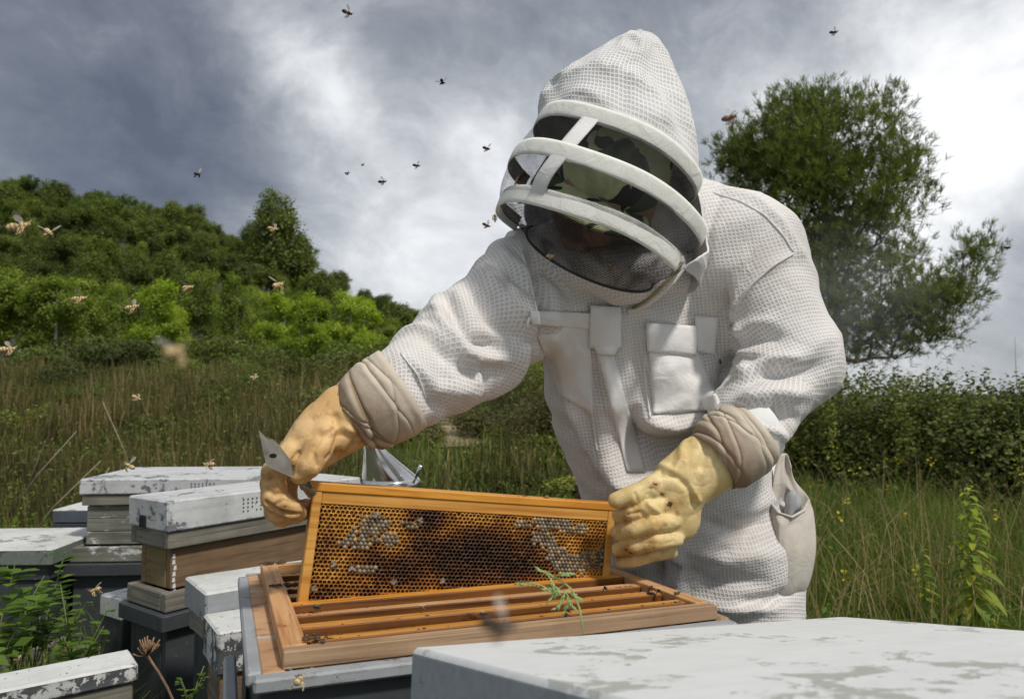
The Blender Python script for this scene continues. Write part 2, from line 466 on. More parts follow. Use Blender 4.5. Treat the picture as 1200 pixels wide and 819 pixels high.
# ------------------------------------------------------------------ foliage primitives
def leaves_mesh(C, size, name, mat, tint, nrm=None, aspect=.55, up=0.0, droop=0.0):
    """one rhombic leaf per centre; C (n,3), size (n,)"""
    n = len(C)
    ctr = C.mean(0); out = C - ctr; out /= np.maximum(np.linalg.norm(out, axis=1, keepdims=True), 1e-6)
    g = rng.normal(size=(n, 3)) * .62 + out * .55; g[:, 2] += .75; g /= np.linalg.norm(g, axis=1, keepdims=True)
    d = rng.normal(size=(n, 3)); d[:, 2] += up * .5; d -= (d * g).sum(1, keepdims=True) * g; d /= np.linalg.norm(d, axis=1, keepdims=True)
    e = np.cross(g, d)
    s = size[:, None]; g = np.cross(d, e)
    a = C - d * s * .5; c = C + d * s * .5; c[:, 2] -= droop * size
    b = C + e * s * aspect * .5 + g * s * .08; f = C - e * s * aspect * .5 + g * s * .08
    V = np.stack([a, b, c, f], 1).reshape(-1, 3)
    Q = np.arange(4 * n).reshape(n, 4)
    return mesh(name, V, Q, mat, False, attrs={'tint': np.repeat(tint, 4)})
def grow(points, base, top, r0, trunk_pts=None, lift=.35):
    """attach every crown point to the nearest node of the growing skeleton; returns nodes, parent, radius"""
    nodes = [np.array(p, float) for p in (trunk_pts if trunk_pts is not None else [base + (top - base) * k / 14 for k in range(15)])]
    par = [-1] + list(range(len(nodes) - 1)); nt = len(nodes)
    pts = sorted(points, key=lambda p: min(np.linalg.norm(p - nodes[k]) for k in range(0, nt, 2)))
    for p in pts:
        A = np.array(nodes); dv = p - A; d = np.linalg.norm(dv, axis=1)
        cost = d * (1 - lift * np.clip(dv[:, 2] / np.maximum(d, 1e-6), -1, 1)) 
        cost[:max(2, nt // 5)] += 1e3
        j = int(np.argmin(cost)); 
        if d[j] > .5 * np.linalg.norm(top - base) * .2:
            mid = (A[j] + p) / 2 + np.array([0, 0, -.06 * d[j]]) + rng.normal(size=3) * .05 * d[j]
            nodes.append(mid); par.append(j); j = len(nodes) - 1
        nodes.append(p); par.append(j)
    N = len(nodes); cnt = np.ones(N)
    for i in range(N - 1, 0, -1):
        if par[i] >= 0: cnt[par[i]] += cnt[i]
    rad = r0 * (cnt / cnt[0]) ** .5
    for k in range(nt): rad[k] = max(rad[k], r0 * (1 - .85 * k / nt))
    return np.array(nodes), par, rad, nt
def sticks(nodes, par, rad, rmin=.004, sides=5):
    V = []; Q = []
    idx = [i for i in range(len(nodes)) if par[i] >= 0 and rad[i] > rmin]
    for i in idx:
        a, b = nodes[par[i]], nodes[i]; t = b - a; L = np.linalg.norm(t)
        if L < 1e-5: continue
        t = t / L; r = np.array([0, 0, 1.0]) if abs(t[2]) < .9 else np.array([1.0, 0, 0])
        u = np.cross(t, r); u /= np.linalg.norm(u); w = np.cross(u, t)
        ra = min(rad[par[i]], rad[i] * 1.25); rb = rad[i]; o = len(V)
        for p, q in ((a, ra), (b, rb)):
            for k in range(sides):
                an = 2 * math.pi * k / sides; V.append(p + u * q * math.cos(an) + w * q * math.sin(an))
        for k in range(sides): Q.append((o + k, o + (k + 1) % sides, o + sides + (k + 1) % sides, o + sides + k))
    return np.array(V), np.array(Q)

M_bark = plain('bark', (.075, .058, .042), .9, var=.35, scale=14, bmp=.01)
M_barkpale = plain('pale_bark', (.46, .43, .37), .9, var=.3, scale=14, bmp=.008)
G = lambda *s: [(p, c) for p, c in s]
M_pine = leafmat('pine_needles', G((0, (.060, .078, .022)), (.5, (.145, .185, .045)), (1, (.30, .36, .09))), .38)
M_dark = leafmat('dark_leaves', G((0, (.055, .080, .022)), (.5, (.13, .18, .040)), (1, (.25, .32, .065))), .4)
M_mid = leafmat('green_leaves', G((0, (.11, .15, .030)), (.5, (.24, .32, .055)), (1, (.40, .48, .10))), .45)
M_bright = leafmat('bright_leaves', G((0, (.17, .24, .030)), (.5, (.34, .45, .050)), (1, (.50, .58, .10))), .48)
M_bramble = leafmat('bramble_leaves', G((0, (.032, .044, .013)), (.5, (.088, .112, .028)), (.85, (.20, .23, .050)), (1, (.34, .35, .06))), .35)
M_olive = leafmat('olive_scrub_leaves', G((0, (.030, .036, .012)), (.5, (.085, .088, .032)), (1, (.21, .18, .075))), .3)
M_grass = leafmat('grass_blades', G((0, (.065, .105, .022)), (.5, (.15, .21, .040)), (.8, (.28, .32, .075)), (1, (.52, .46, .23))), .4)
M_dry = leafmat('dry_stems', G((0, (.058, .058, .021)), (.4, (.135, .118, .045)), (.75, (.26, .20, .093)), (1, (.50, .40, .23))), .35)
M_weed = leafmat('weed_leaves', G((0, (.08, .15, .022)), (.5, (.17, .28, .04)), (1, (.45, .48, .07))), .45)
M_yellow = leafmat('yellow_flowers', G((0, (.45, .36, .02)), (1, (.65, .55, .05))), .3)

# ------------------------------------------------------------------ tree prototypes for the wooded hill (unit: metres)
def crown_points(kind, h, n):
    pts = []
    if kind == 'pine':      # rounded Aleppo pine, several lobes
        lobes = [(rng.normal(0, .13, 2) * h, .45 + .45 * rng.random()) for _ in range(9)]
        lob = [(np.array([c[0], c[1], z * h]), (.13 + .08 * rng.random()) * h) for c, z in lobes] + [(np.array([0, 0, .85 * h]), .15 * h), (np.array([0, 0, .66 * h]), .22 * h)]
    elif kind == 'tall':
        lob = [(np.array([rng.normal(0, .05) * h, rng.normal(0, .05) * h, z * h]), (.07 + .12 * (1 - abs(z - .6) * 1.6)) * h) for z in np.linspace(.32, .93, 12)]
    elif kind == 'slim':     # narrow sapling with bare pale foot
        lob = [(np.array([rng.normal(0, .045) * h, rng.normal(0, .045) * h, z * h]), (.05 + .10 * (1 - abs(z - .62) * 1.7)) * h) for z in np.linspace(.30, .95, 14)]
    else:                    # open leafy tree
        lob = [(np.array([rng.normal(0, .12) * h, rng.normal(0, .12) * h, (.26 + .66 * rng.random()) * h]), (.07 + .07 * rng.random()) * h) for _ in range(17)]
    for c, r in lob:
        k = max(4, int(n * r * r / sum(q * q for _, q in lob)))
        for _ in range(k):
            d = rng.normal(size=3); d /= np.linalg.norm(d); rr = r * (.35 + .65 * rng.random() ** .5)
            p = c + d * rr * np.array([1, 1, .8]); pts.append(p)
    return pts
def make_tree_meshes(kind, h, nclump, nleaf, lsize, lmat, bark, name, r0=.018, aspect=.55):
    pts = crown_points(kind, h, nclump)
    base = np.array([0, 0, -.3]); top = np.array([rng.normal(0, .03) * h, rng.normal(0, .03) * h, .88 * h])
    nodes, par, rad, nt = grow(pts, base, top, r0 * h)
    V, Q = sticks(nodes, par, rad, .0022 * h, 5)
    tr = mesh(name + '_trunk', V, Q, bark, True)
    P_ = np.array(pts); k = nleaf // len(P_)
    cl = rng.random(len(P_)) * .55 + .1
    C = np.repeat(P_, k, 0) + rng.normal(size=(k * len(P_), 3)) * h * .028
    tint = np.clip(np.repeat(cl, k) + rng.normal(size=len(C)) * .13, 0, 1)
    sz = lsize * (.6 + .8 * rng.random(len(C)))
    cr = leaves_mesh(C, sz, name + '_crown', lmat, tint, aspect=aspect, up=.3)
    return tr, cr
PROTO = {
    'pineA': make_tree_meshes('pine', 8.5, 360, 15000, .23, M_pine, M_bark, 'pine'),
    'pineB': make_tree_meshes('pine', 7.5, 330, 15000, .23, M_dark, M_bark, 'dark_tree'),
    'tall':  make_tree_meshes('tall', 10., 340, 15000, .24, M_pine, M_bark, 'tall_pine'),
    'leafA': make_tree_meshes('leafy', 6.0, 260, 13000, .17, M_mid, M_barkpale, 'leafy_tree'),
    'leafB': make_tree_meshes('leafy', 5.0, 250, 12000, .14, M_bright, M_barkpale, 'sapling'),
    'leafC': make_tree_meshes('slim', 5.5, 200, 8000, .13, M_mid, M_barkpale, 'slender_tree', r0=.026),
}
def put_tree(key, x, y, s, name, label, cat, group=None, rz=None, dz=0.0):
    t = empty(name, (x, y, float(ground_z(x, y)) + dz), (0, 0, random.uniform(0, 6.28) if rz is None else rz), label, cat, group)
    t.scale = (s * random.uniform(.92, 1.08), s * random.uniform(.92, 1.08), s)
    link('trunk', PROTO[key][0], t); link('crown', PROTO[key][1], t)
    return t
def at_u(px, dist):   # ground point along a photo column
    return (px - 600) / F * dist, dist
# wooded hill
def hill_trees():
    rows = [(99, 34, .62), (93, 33, .62), (86, 34, .60), (79, 34, .58), (72, 34, .56), (65, 35, .55), (58, 36, .53), (51, 37, .50), (45, 38, .47), (40, 38, .45)]
    L = {'pineA': ('rounded dark pine growing on the wooded hillside', 'pine tree', 'pines on the hillside'),
         'pineB': ('dense dark broad crowned tree on the wooded hillside', 'tree', 'dark trees on the hillside'),
         'tall': ('narrow upright pine rising among the hillside trees', 'pine tree', 'tall pines on the hillside'),
         'leafA': ('mid green leafy tree among the pines of the hillside', 'tree', 'leafy trees on the hillside'),
         'leafB': ('fresh bright green young tree on the lower hillside', 'tree', 'bright young trees on the hillside'),
         'leafC': ('slender pale trunked green tree on the lower hillside', 'tree', 'slender trees on the hillside')}
    nm = {'pineA': 'pine_tree', 'pineB': 'dark_tree', 'tall': 'tall_pine', 'leafA': 'leafy_tree', 'leafB': 'young_tree', 'leafC': 'slender_tree'}
    for ri, (d, n, s) in enumerate(rows):
        for k in range(n):
            px = -70 + (760 + 0) * (k + random.uniform(-.35, .35)) / n
            y = d + random.uniform(-3.5, 3.5)
            x, y = at_u(px, y)
            f = ri / len(rows); bright = (px - 300) / 300 * .35 + f * .75
            r = random.random() * .8 + bright * .75 - .12
            if r < .20: key = 'pineB'
            elif r < .38: key = 'pineA'
            elif r < .60: key = 'tall'
            elif r < .80: key = 'leafA'
            elif r < 1.05: key = 'leafC'
            else: key = 'leafB'
            if px > 385: key = random.choice(['leafA', 'leafA', 'leafC', 'pineA'])
            sc_ = s * random.uniform(.72, 1.2) * (1 - .40 * max(0, (px - 330) / 300))
            put_tree(key, x, y, sc_, nm[key], *L[key])
hill_trees()
put_tree('tall', *at_u(318, 60), 1.0, 'tall_pine', 'tallest dark pine breaking the skyline at the right end of the dark trees', 'pine tree')
put_tree('pineA', *at_u(345, 62), .86, 'pine_tree', 'broad pine just to the right of the tallest skyline pine', 'pine tree')
put_tree('leafB', *at_u(356, 21.5), .50, 'young_tree', 'bright yellow green young tree standing alone in front of the dark wood edge', 'tree')
# front row of bright saplings and bushes at the edge of the field
for k in range(26):
    px = -60 + k * 22 + random.uniform(-8, 8); y = random.uniform(27, 35)
    x, y = at_u(px, y); key = random.choice(['leafB', 'leafC', 'leafC', 'leafC', 'leafB'])
    if px < 120 and random.random() < .5: key = 'leafA'
    put_tree(key, x, y, random.uniform(.50, .78) * (1 if px < 430 else .55), 'young_tree',
             'bright green young tree in the row where the field meets the hill', 'tree', 'young trees at the edge of the field')

def bush(name, loc, rad, n, size, mat, label, cat='bush', group=None, lobes=7, seed=None, stems=True, tl=.1):
    L = [(rng.normal(size=3) * np.array([.42, .42, .30]) * np.array(rad), .45 + .25 * rng.random()) for _ in range(lobes)]
    C = []; T = []
    for c, r in L:
        k = n // lobes; d = rng.normal(size=(k, 3)); d /= np.linalg.norm(d, axis=1, keepdims=True)
        rr = (.55 + .5 * rng.random(k) ** .6)[:, None]
        q = c + d * rr * r * np.array(rad) + rng.normal(size=(k, 3)) * .05 * np.array(rad)
        C.append(q); T.append(np.clip(tl + rng.random() * .35 + rng.random(k) * .45, 0, 1))
    if lobes == 11:
        for _ in range(16):
            a_ = rng.uniform(-1, 1, 2); hh = rng.uniform(1.0, 1.55); k_ = 90; f_ = rng.random(k_)
            q = np.stack([a_[0] * rad[0] * .9 + f_ * rng.normal() * .12, a_[1] * rad[1] * .7 + f_ * rng.normal() * .12, (f_ * hh) * rad[2] * .75], 1) + rng.normal(size=(k_, 3)) * .03
            C.append(q); T.append(np.clip(.3 + rng.random(k_) * .6, 0, 1))
    C = np.concatenate(C); T = np.concatenate(T); C[:, 2] += rad[2] * .75
    # break the surface into clumps with gaps
    kp = (fbm(C / np.array(rad) * 3.1 + 3, 3) > -.07) | (C[:, 2] > rad[2] * 1.45); C = C[kp]; T = T[kp]
    kp = C[:, 2] > -.05; C = C[kp]; T = T[kp]
    o = empty(name, loc, (0, 0, 0), label, cat, group)
    link('foliage', leaves_mesh(C, size * (.6 + .8 * rng.random(len(C))), 'foliage', mat, T, aspect=.6, up=.2), o)
    if stems:
        pts = C[rng.choice(len(C), min(60, len(C)), replace=False)]
        V = []; Fq = []
        for p in pts:
            b = np.array([p[0] * .25, p[1] * .25, -.1]); m_ = (b + p) / 2 + rng.normal(size=3) * .06 * rad[2]
            v, f = tube([b, m_, p], [.007 * rad[2] + .002, .005 * rad[2], .002], 4, False); o_ = len(V); V += v; Fq += [tuple(i + o_ for i in q) for q in f]
        link('stem', mesh('stems', V, Fq, M_bark, True), o)['kind'] = 'stuff'
    return o
# dark undergrowth in front of the sapling row
for k in range(15):
    px = 60 + k * 36 + random.uniform(-10, 10); x, y = at_u(px, random.uniform(20, 25))
    bush('shrub', (x, y, float(ground_z(x, y))), (1.25, 1.0, random.uniform(.4, .8)), 3600, .11, M_bramble if k % 3 else M_dark,
         'low dark shrub along the far edge of the weedy field', 'shrub', 'shrubs along the far edge of the field', stems=False)

FB = [(30, 9, .7, .55), (110, 12, .9, .6), (185, 8.5, .6, .45), (250, 11, .8, .6), (300, 14, 1.0, .7), (370, 10, .8, .5), (75, 16, 1.1, .8), (215, 17, 1.2, .8), (-20, 6.5, .55, .45), (345, 17, 1.1, .9), (150, 6.0, .5, .35), (410, 13, .9, .7)]
FBL = ['near the left edge, halfway back', 'behind the rear stack, halfway back', 'just behind the rear stack lid', 'left of the raised fist', 'left of the sleeve cuff, far back', 'beside the tan glove', 'far back near the left edge', 'far back under the wood edge', 'at the very left edge, close by', 'far back below the bright lone tree', 'right behind the rear stack, close by', 'far back beside the canvas cuff']
for k, (px, d, w, h) in enumerate(FB):
    x, y = at_u(px, d)
    bush('field_shrub', (x, y, float(ground_z(x, y)) - .05), (w * .6, w * .6, h * .62), 3000, .03 + .0022 * d, [M_bramble, M_dark, M_bramble][k % 3], 'ragged dark green shrub among the dry weeds ' + FBL[k], 'shrub', 'shrubs scattered in the weedy field', lobes=9, stems=False, tl=.2)

# ------------------------------------------------------------------ the big pine on the right
def big_pine():
    D = 12.0
    E = [((935, 175), 78, 62), ((985, 160), 80, 62), ((900, 185), 62, 48), ((860, 185), 34, 32), ((1010, 230), 85, 70), ((1062, 195), 34, 36), ((960, 260), 85, 60),
         ((968, 132), 36, 30), ((932, 132), 30, 22), ((1000, 300), 80, 55), ((940, 330), 60, 60), ((1010, 370), 80, 48), ((1070, 350), 55, 34), ((1115, 345), 38, 30), ((1140, 300), 18, 36), ((1060, 400), 50, 28), ((970, 400), 60, 40),
         ((1090, 385), 45, 22), ((880, 240), 45, 35)]
    tot = sum(a * b for _, a, b in E); pts = []
    for (cx, cy), rx, ry in E:
        c = np.array(P(cx, cy, D)); r = np.array([rx, (rx + ry) * .5, ry]) * D / F
        for _ in range(int(1500 * rx * ry / tot)):
            d = rng.normal(size=3); d /= np.linalg.norm(d); q = c + d * r * (.22 + .72 * rng.random() ** .6)
            if fbm(q[None] * 1.9, 2)[0] > -.088 or rng.random() < .12: pts.append(q)
    base = np.array(P(978, 470, D)); base[2] = float(ground_z(base[0], base[1])) - .2
    key = [base, np.array(P(978, 430, D)), np.array(P(975, 350, D)), np.array(P(968, 260, D)), np.array(P(962, 170, D)), np.array(P(965, 105, D))]
    tp = []
    for a, b in zip(key[:-1], key[1:]):
        for k in range(4): tp.append(a + (b - a) * k / 4)
    tp.append(key[-1])
    org = base.copy()
    nodes, par, rad, nt = grow(pts, base, key[-1], .10, tp, lift=.45)
    V, Q = sticks(nodes, par, rad, .004, 6)
    o = empty('pine_tree', tuple(org), label='big dark pine with ragged open crown standing behind the right arm', cat='pine tree')
    link('trunk', mesh('pine_trunk', V - org, Q, M_bark, True), o)
    # needle sprays: shoots pointing outward and up
    Pn = nodes[nt:]; dirs = []
    for i in range(nt, len(nodes)):
        d = nodes[i] - nodes[par[i]]; dirs.append(d / max(np.linalg.norm(d), 1e-6))
    dirs = np.array(dirs); k = 95
    C0 = np.repeat(Pn, k, 0); Dn = np.repeat(dirs, k, 0)
    sh = rng.normal(size=(len(Pn) * k, 3)); off = rng.normal(size=(len(Pn), 9, 3)) * .125
    off[:, :, 2] += .04
    pick = rng.integers(0, 9, size=(len(Pn), k)); O = off[np.arange(len(Pn))[:, None], pick].reshape(-1, 3)
    nd = O / np.maximum(np.linalg.norm(O, axis=1, keepdims=True), 1e-6) * .6 + Dn * .3 + sh * .42; nd[:, 2] += .5
    nd /= np.linalg.norm(nd, axis=1, keepdims=True)
    L = (.075 + .06 * rng.random(len(O)))[:, None]; A = C0 + O + rng.normal(size=O.shape) * .02; B = A + nd * L
    e = np.cross(nd, rng.normal(size=O.shape)); e /= np.linalg.norm(e, axis=1, keepdims=True); wd = .0115
    V = np.stack([A - e * wd * .5, A + e * wd * .5, B + e * wd * .2, B - e * wd * .2], 1).reshape(-1, 3) - org
    tint = np.clip(np.repeat(rng.random(len(Pn)) * .55 + .05, k) + rng.random(len(O)) * .35, 0, 1)
    link('crown', mesh('pine_crown', V, np.arange(len(V)).reshape(-1, 4), M_pine, False, attrs={'tint': np.repeat(tint, 4)}), o)
big_pine()

# ------------------------------------------------------------------ thicket on the right
TH = [(1110, 6.6, 1.0, 1.02, 'bramble bush filling the dip in the thicket under the low pine branch', 0), (960, 6.6, 1.05, 1.05, 'dark bramble bush directly right of the elbow', 0), (1020, 6.2, 1.15, 1.0, 'bramble bush under the big pine, between elbow and yellow topped bush', 0), (1085, 6.0, 1.0, 1.10, 'yellow flecked bramble bush below the low pine branch', 1),
      (1150, 5.8, 1.05, 1.08, 'leafy bramble bush with bright top beside the right hand sky gap', 1), (1215, 5.6, 1.1, 1.15, 'tall bramble bush rising at the right hand edge of the view', 0), (1290, 5.8, 1.2, 1.1, 'bramble bush cut by the right edge of the view', 0),
      (930, 7.4, 1.2, 1.0, 'dark bush seen just beside the upper sleeve, farthest left of the thicket', 0)]
for px, d, w, h, lab, yl in TH:
    x, y = at_u(px, d)
    bush('bramble_bush', (x, y, float(ground_z(x, y)) - .05), (w * .62, .65, h * .62), 19000, .038, M_bramble, lab, 'bush', None, lobes=11, tl=.05 + .2 * yl)
# bushes on the bank in the middle
for px, d, w, h, n, lab in [(650, 5.2, .40, .13, 0, 'small bramble bush just above the right end of the lifted comb, by the red post'), (610, 6.2, .5, .15, 1, 'green tangle behind the middle of the lifted comb, closest to it'), (585, 7.6, .4, .12, 1, 'small bush below the dirt path, right of the smoker'), (690, 5.6, .45, .17, 1, 'bush hidden partly by the hip, behind the red post'), (640, 7.2, .6, .22, 1, 'dark bush in the middle of the bank between path and waist'), (470, 8.8, .5, .22, 2, 'low green bush just behind the smoker spout'), (655, 8.5, .8, .40, 0, 'scrubby bush on the bank between smoker and waist, nearest the torso'), (610, 9.5, .6, .24, 0, 'scrubby bush just right of the small dirt path'), (700, 8.0, .9, .6, 0, 'scrubby bush mostly hidden behind the waist of the beekeeper'), (455, 11.0, .8, .45, 1, 'low dark bush below the raised sleeve, left of the dirt path'), (640, 13, 1.3, .7, 1, 'wide dark bush on the bank beyond the top of the dirt path'), (680, 12, 1.4, .8, 1, 'dark bush on the bank touching the outline of the chest'), (660, 17, 2, 1.0, 2, 'larger green bush high on the bank by the armpit'), (560, 19, 2, .9, 2, 'green bush high on the bank under the sleeve')]:
    x, y = at_u(px, d)
    bush('bank_bush', (x, y, float(ground_z(x, y)) - .05), (w, w * .8, h), 12000, (.024 + .0015 * d), [M_olive, M_bramble, M_olive][n],
         lab, 'bush', 'bushes on the bank behind the beekeeper', lobes=9, stems=False, tl=.25)

# ------------------------------------------------------------------ grass, weeds
def blades(name, X, Y, h, w, mat, tint, lean=.35, seg=2, z0=None, dirs=None):
    n = len(X); Z = ground_z(X, Y) if z0 is None else z0
    b = np.stack([X, Y, Z], 1)
    an = rng.random(n) * 6.283; ln = (rng.random(n) * lean + .03)
    dv = np.stack([np.cos(an), np.sin(an), np.zeros(n)], 1)
    a2 = rng.random(n) * 6.283; e = np.stack([np.cos(a2), np.sin(a2), np.zeros(n)], 1) * (w / 2)[:, None]
    up = np.array([0, 0, 1.0])
    m = b + (up * .55 + dv * (ln * .3)[:, None]) * h[:, None]; t = b + (up * (1 - ln * .35)[:, None] + dv * ln[:, None]) * h[:, None]
    V = np.stack([b - e, b + e, m + e * .8, m - e * .8, t + e * .12, t - e * .12], 1).reshape(-1, 3)
    i = np.arange(n)[:, None] * 6
    Q = np.concatenate([i + np.array([0, 1, 2, 3]), i + np.array([3, 2, 4, 5])]).reshape(-1, 4)
    o = link(name, mesh(name, V, Q, mat, False, attrs={'tint': np.repeat(tint, 6)})); return o
HZ = []   # rectangles kept clear of grass (hives): cx, cy, r
def clear(x, y):
    k = np.ones(len(x), bool)
    for cx, cy, r in [(-.05, 1.05, .42), (.25, .72, .42), (-.62, 1.95, .42), (-1.35, 2.75, .42), (-1.45, 2.25, .35), (-.9, 1.35, .3), (.42, 1.35, .22), (-.5, 1.5, .22), (-1.5, 3.0, .2)]:
        k &= np.hypot(x - cx, y - cy) > r
    return k
def field():
    # sampled with density falling off with distance
    def sample(n, pxa, pxb, da, db, pw=1.0):
        u = (rng.uniform(pxa, pxb, n) - 600) / F; q = rng.random(n)
        d = (da ** (1 - pw) + q * (db ** (1 - pw) - da ** (1 - pw))) ** (1 / (1 - pw)) if pw != 1 else da * (db / da) ** q
        return u * d, d
    # dry upright weeds of the left field
    x, y = sample(74000, -140, 690, 3.4, 26, 1.35); k = ~in_path(x, y, .35) & clear(x, y); u = x / y * F + 600
    k &= ~((u > 400) & (rng.random(len(x)) < .62)) & ~((u > 385) & (u < 560) & (y < 10) & (rng.random(len(x)) < .6)); x, y = x[k], y[k]
    cl = fbm(np.stack([x * .8, y * .8, x * 0], -1), 3)
    tall = np.clip(.55 + cl * 1.9, .2, 1.2) * sstep(3.0, 5.5, y) ; h = (.26 + .60 * rng.random(len(x))) * tall + .10
    u = x / y * F + 600; h *= np.where(u > 420, .6, 1.0)
    green = sstep(380, 560, u)
    tag(blades('dry_weeds', x, y, h, .0035 + .00105 * y, M_dry, np.clip(rng.random(len(x)) ** 1.3 * .95 + cl * 1.0 + .02 - .25 * green, 0, 1), .22), 'tall dry brown and green weeds filling the field on the left', 'weeds', kind='stuff')
    # twiggy side shoots with tiny leaves on these weeds
    i = rng.choice(len(x), 30000); f = .25 + .75 * rng.random(len(i)); z = ground_z(x[i], y[i]) + h[i] * f
    C = np.stack([x[i] + rng.normal(size=len(i)) * .035, y[i] + rng.normal(size=len(i)) * .035, z], 1)
    o = link('weed_leaves', leaves_mesh(C, .016 + .0042 * y[i] * (.5 + rng.random(len(i))), 'weed_leaves', M_grass, np.clip(rng.random(len(i)) * .7 + .05, 0, 1), aspect=.4, up=.4)); tag(o, 'small green leaves among the tall dry field weeds', 'weeds', kind='stuff')
    # green grass everywhere
    x, y = sample(60000, -200, 1400, 1.9, 24, 1.5); k = ~(in_path(x, y, .22) & (rng.random(len(x)) < .85)) & clear(x, y); x, y = x[k], y[k]
    cl = fbm(np.stack([x * 1.3, y * 1.3, x * 0 + 9], -1), 3)
    h = (.07 + .20 * rng.random(len(x))) * (1 + cl * 1.5) * (1 + .02 * y)
    tag(blades('grass', x, y, np.abs(h), .0032 + .00095 * y, M_grass, np.clip(.35 + rng.normal(size=len(x)) * .2 + cl * .8, 0, .95), .55), 'green grass covering the ground of the apiary and bank', 'grass', kind='stuff')
    # right-hand long meadow grass, arching, paler
    x, y = sample(38000, 860, 1330, 2.2, 6.2, 1.2); k = clear(x, y); x, y = x[k], y[k]
    cl = fbm(np.stack([x * 1.7, y * 1.7, x * 0 + 3], -1), 3)
    h = (.14 + .32 * rng.random(len(x))) * (1 + cl * 1.2) * (.55 + .5 * sstep(2.4, 4.6, y))
    tag(blades('meadow_grass', x, y, np.abs(h), .0026 + .0008 * y, M_grass, np.clip(.30 + rng.normal(size=len(x)) * .22 + cl * .9, 0, 1), .75), 'long arching meadow grass on the right below the thicket', 'grass', kind='stuff')
    i = rng.choice(len(x), 16000); z = ground_z(x[i], y[i]) + np.abs(h[i]) * rng.random(len(i))
    C = np.stack([x[i], y[i], z], 1)
    tag(link('meadow_herbs', leaves_mesh(C, .012 + .022 * rng.random(len(i)), 'meadow_herbs', M_weed, np.clip(rng.random(len(i)) * .6, 0, 1), aspect=.5)), 'small leafy herbs mixed into the meadow grass', 'weeds', kind='stuff')
    # pale bent stems over the right meadow
    x, y = sample(1200, 860, 1330, 2.3, 5.6, 1.2); k = clear(x, y); x, y = x[k], y[k]; h = .25 + .55 * rng.random(len(x))
    tag(blades('straw_stems', x, y, h, .0022 + .0006 * y, M_dry, np.clip(.5 + .5 * rng.random(len(x)), 0, 1), .8), 'pale straw coloured stems standing out of the meadow grass on the right', 'grass', kind='stuff')
    # bright grass by the left hives
    x, y = sample(20000, -160, 200, 1.5, 3.6, 1.3); k = clear(x, y); x, y = x[k], y[k]
    h = (.16 + .30 * rng.random(len(x)))
    tag(blades('hive_grass', x, y, h, .0035 + .0012 * y, M_grass, np.clip(.36 + rng.normal(size=len(x)) * .22, 0, .9), .8), 'rank green grass growing round the left hand hives', 'grass', kind='stuff')
    i = rng.choice(len(x), 9000); z = ground_z(x[i], y[i]) + h[i] * rng.random(len(i))
    tag(link('hive_herbs', leaves_mesh(np.stack([x[i], y[i], z], 1), .02 + .03 * rng.random(len(i)), 'hive_herbs', M_weed, np.clip(rng.random(len(i)) * .5, 0, 1), aspect=.45)), 'broad leaved green weeds round the left hand hives', 'weeds', kind='stuff')
    # yellow specks
    x, y = sample(34, 930, 1250, 2.8, 6.0); C = np.stack([x, y, ground_z(x, y) + rng.uniform(.25, .75, len(x))], 1)
    C = np.repeat(C, 5, 0) + rng.normal(size=(len(C) * 5, 3)) * .012
    tag(link('yellow_flowers', leaves_mesh(C, np.full(len(C), .016), 'yellow_flowers', M_yellow, rng.random(len(C)), aspect=.9)), 'tiny yellow wild flowers dotted through the thicket', 'flowers', kind='stuff')
field()
# leaning dead stalks in the left field
for k, (a, b, d) in enumerate([((10, 600), (118, 540), 4.2), ((60, 612), (128, 548), 4.0), ((0, 560), (90, 505), 5.0), ((170, 560), (120, 470), 5.5), ((20, 545), (75, 470), 5.2)]):
    p0, p1 = P(*a, d), P(*b, d - .1); p0.z = float(ground_z(p0.x, p0.y)) ; m_ = (p0 + p1) / 2 + Vector((0, 0, .05))
    V, Fq = tube([p0 - p0, m_ - p0, p1 - p0], [.006, .005, .003], 5)
    o = link('dead_stalk', mesh('dead_stalk', V, Fq, plain('dead_stalk_bark', (.30, .25, .17), .9, var=.3), True), None, p0)
    tag(o, ['long pale dead stalk leaning up to the right near the back hive', 'short dead stalk leaning beside the back hive', 'bare stalk leaning at the left edge of the weedy field', 'upright bare stalk behind the back hive', 'thin dead stalk slanting among weeds at the left edge'][k], 'stalk')

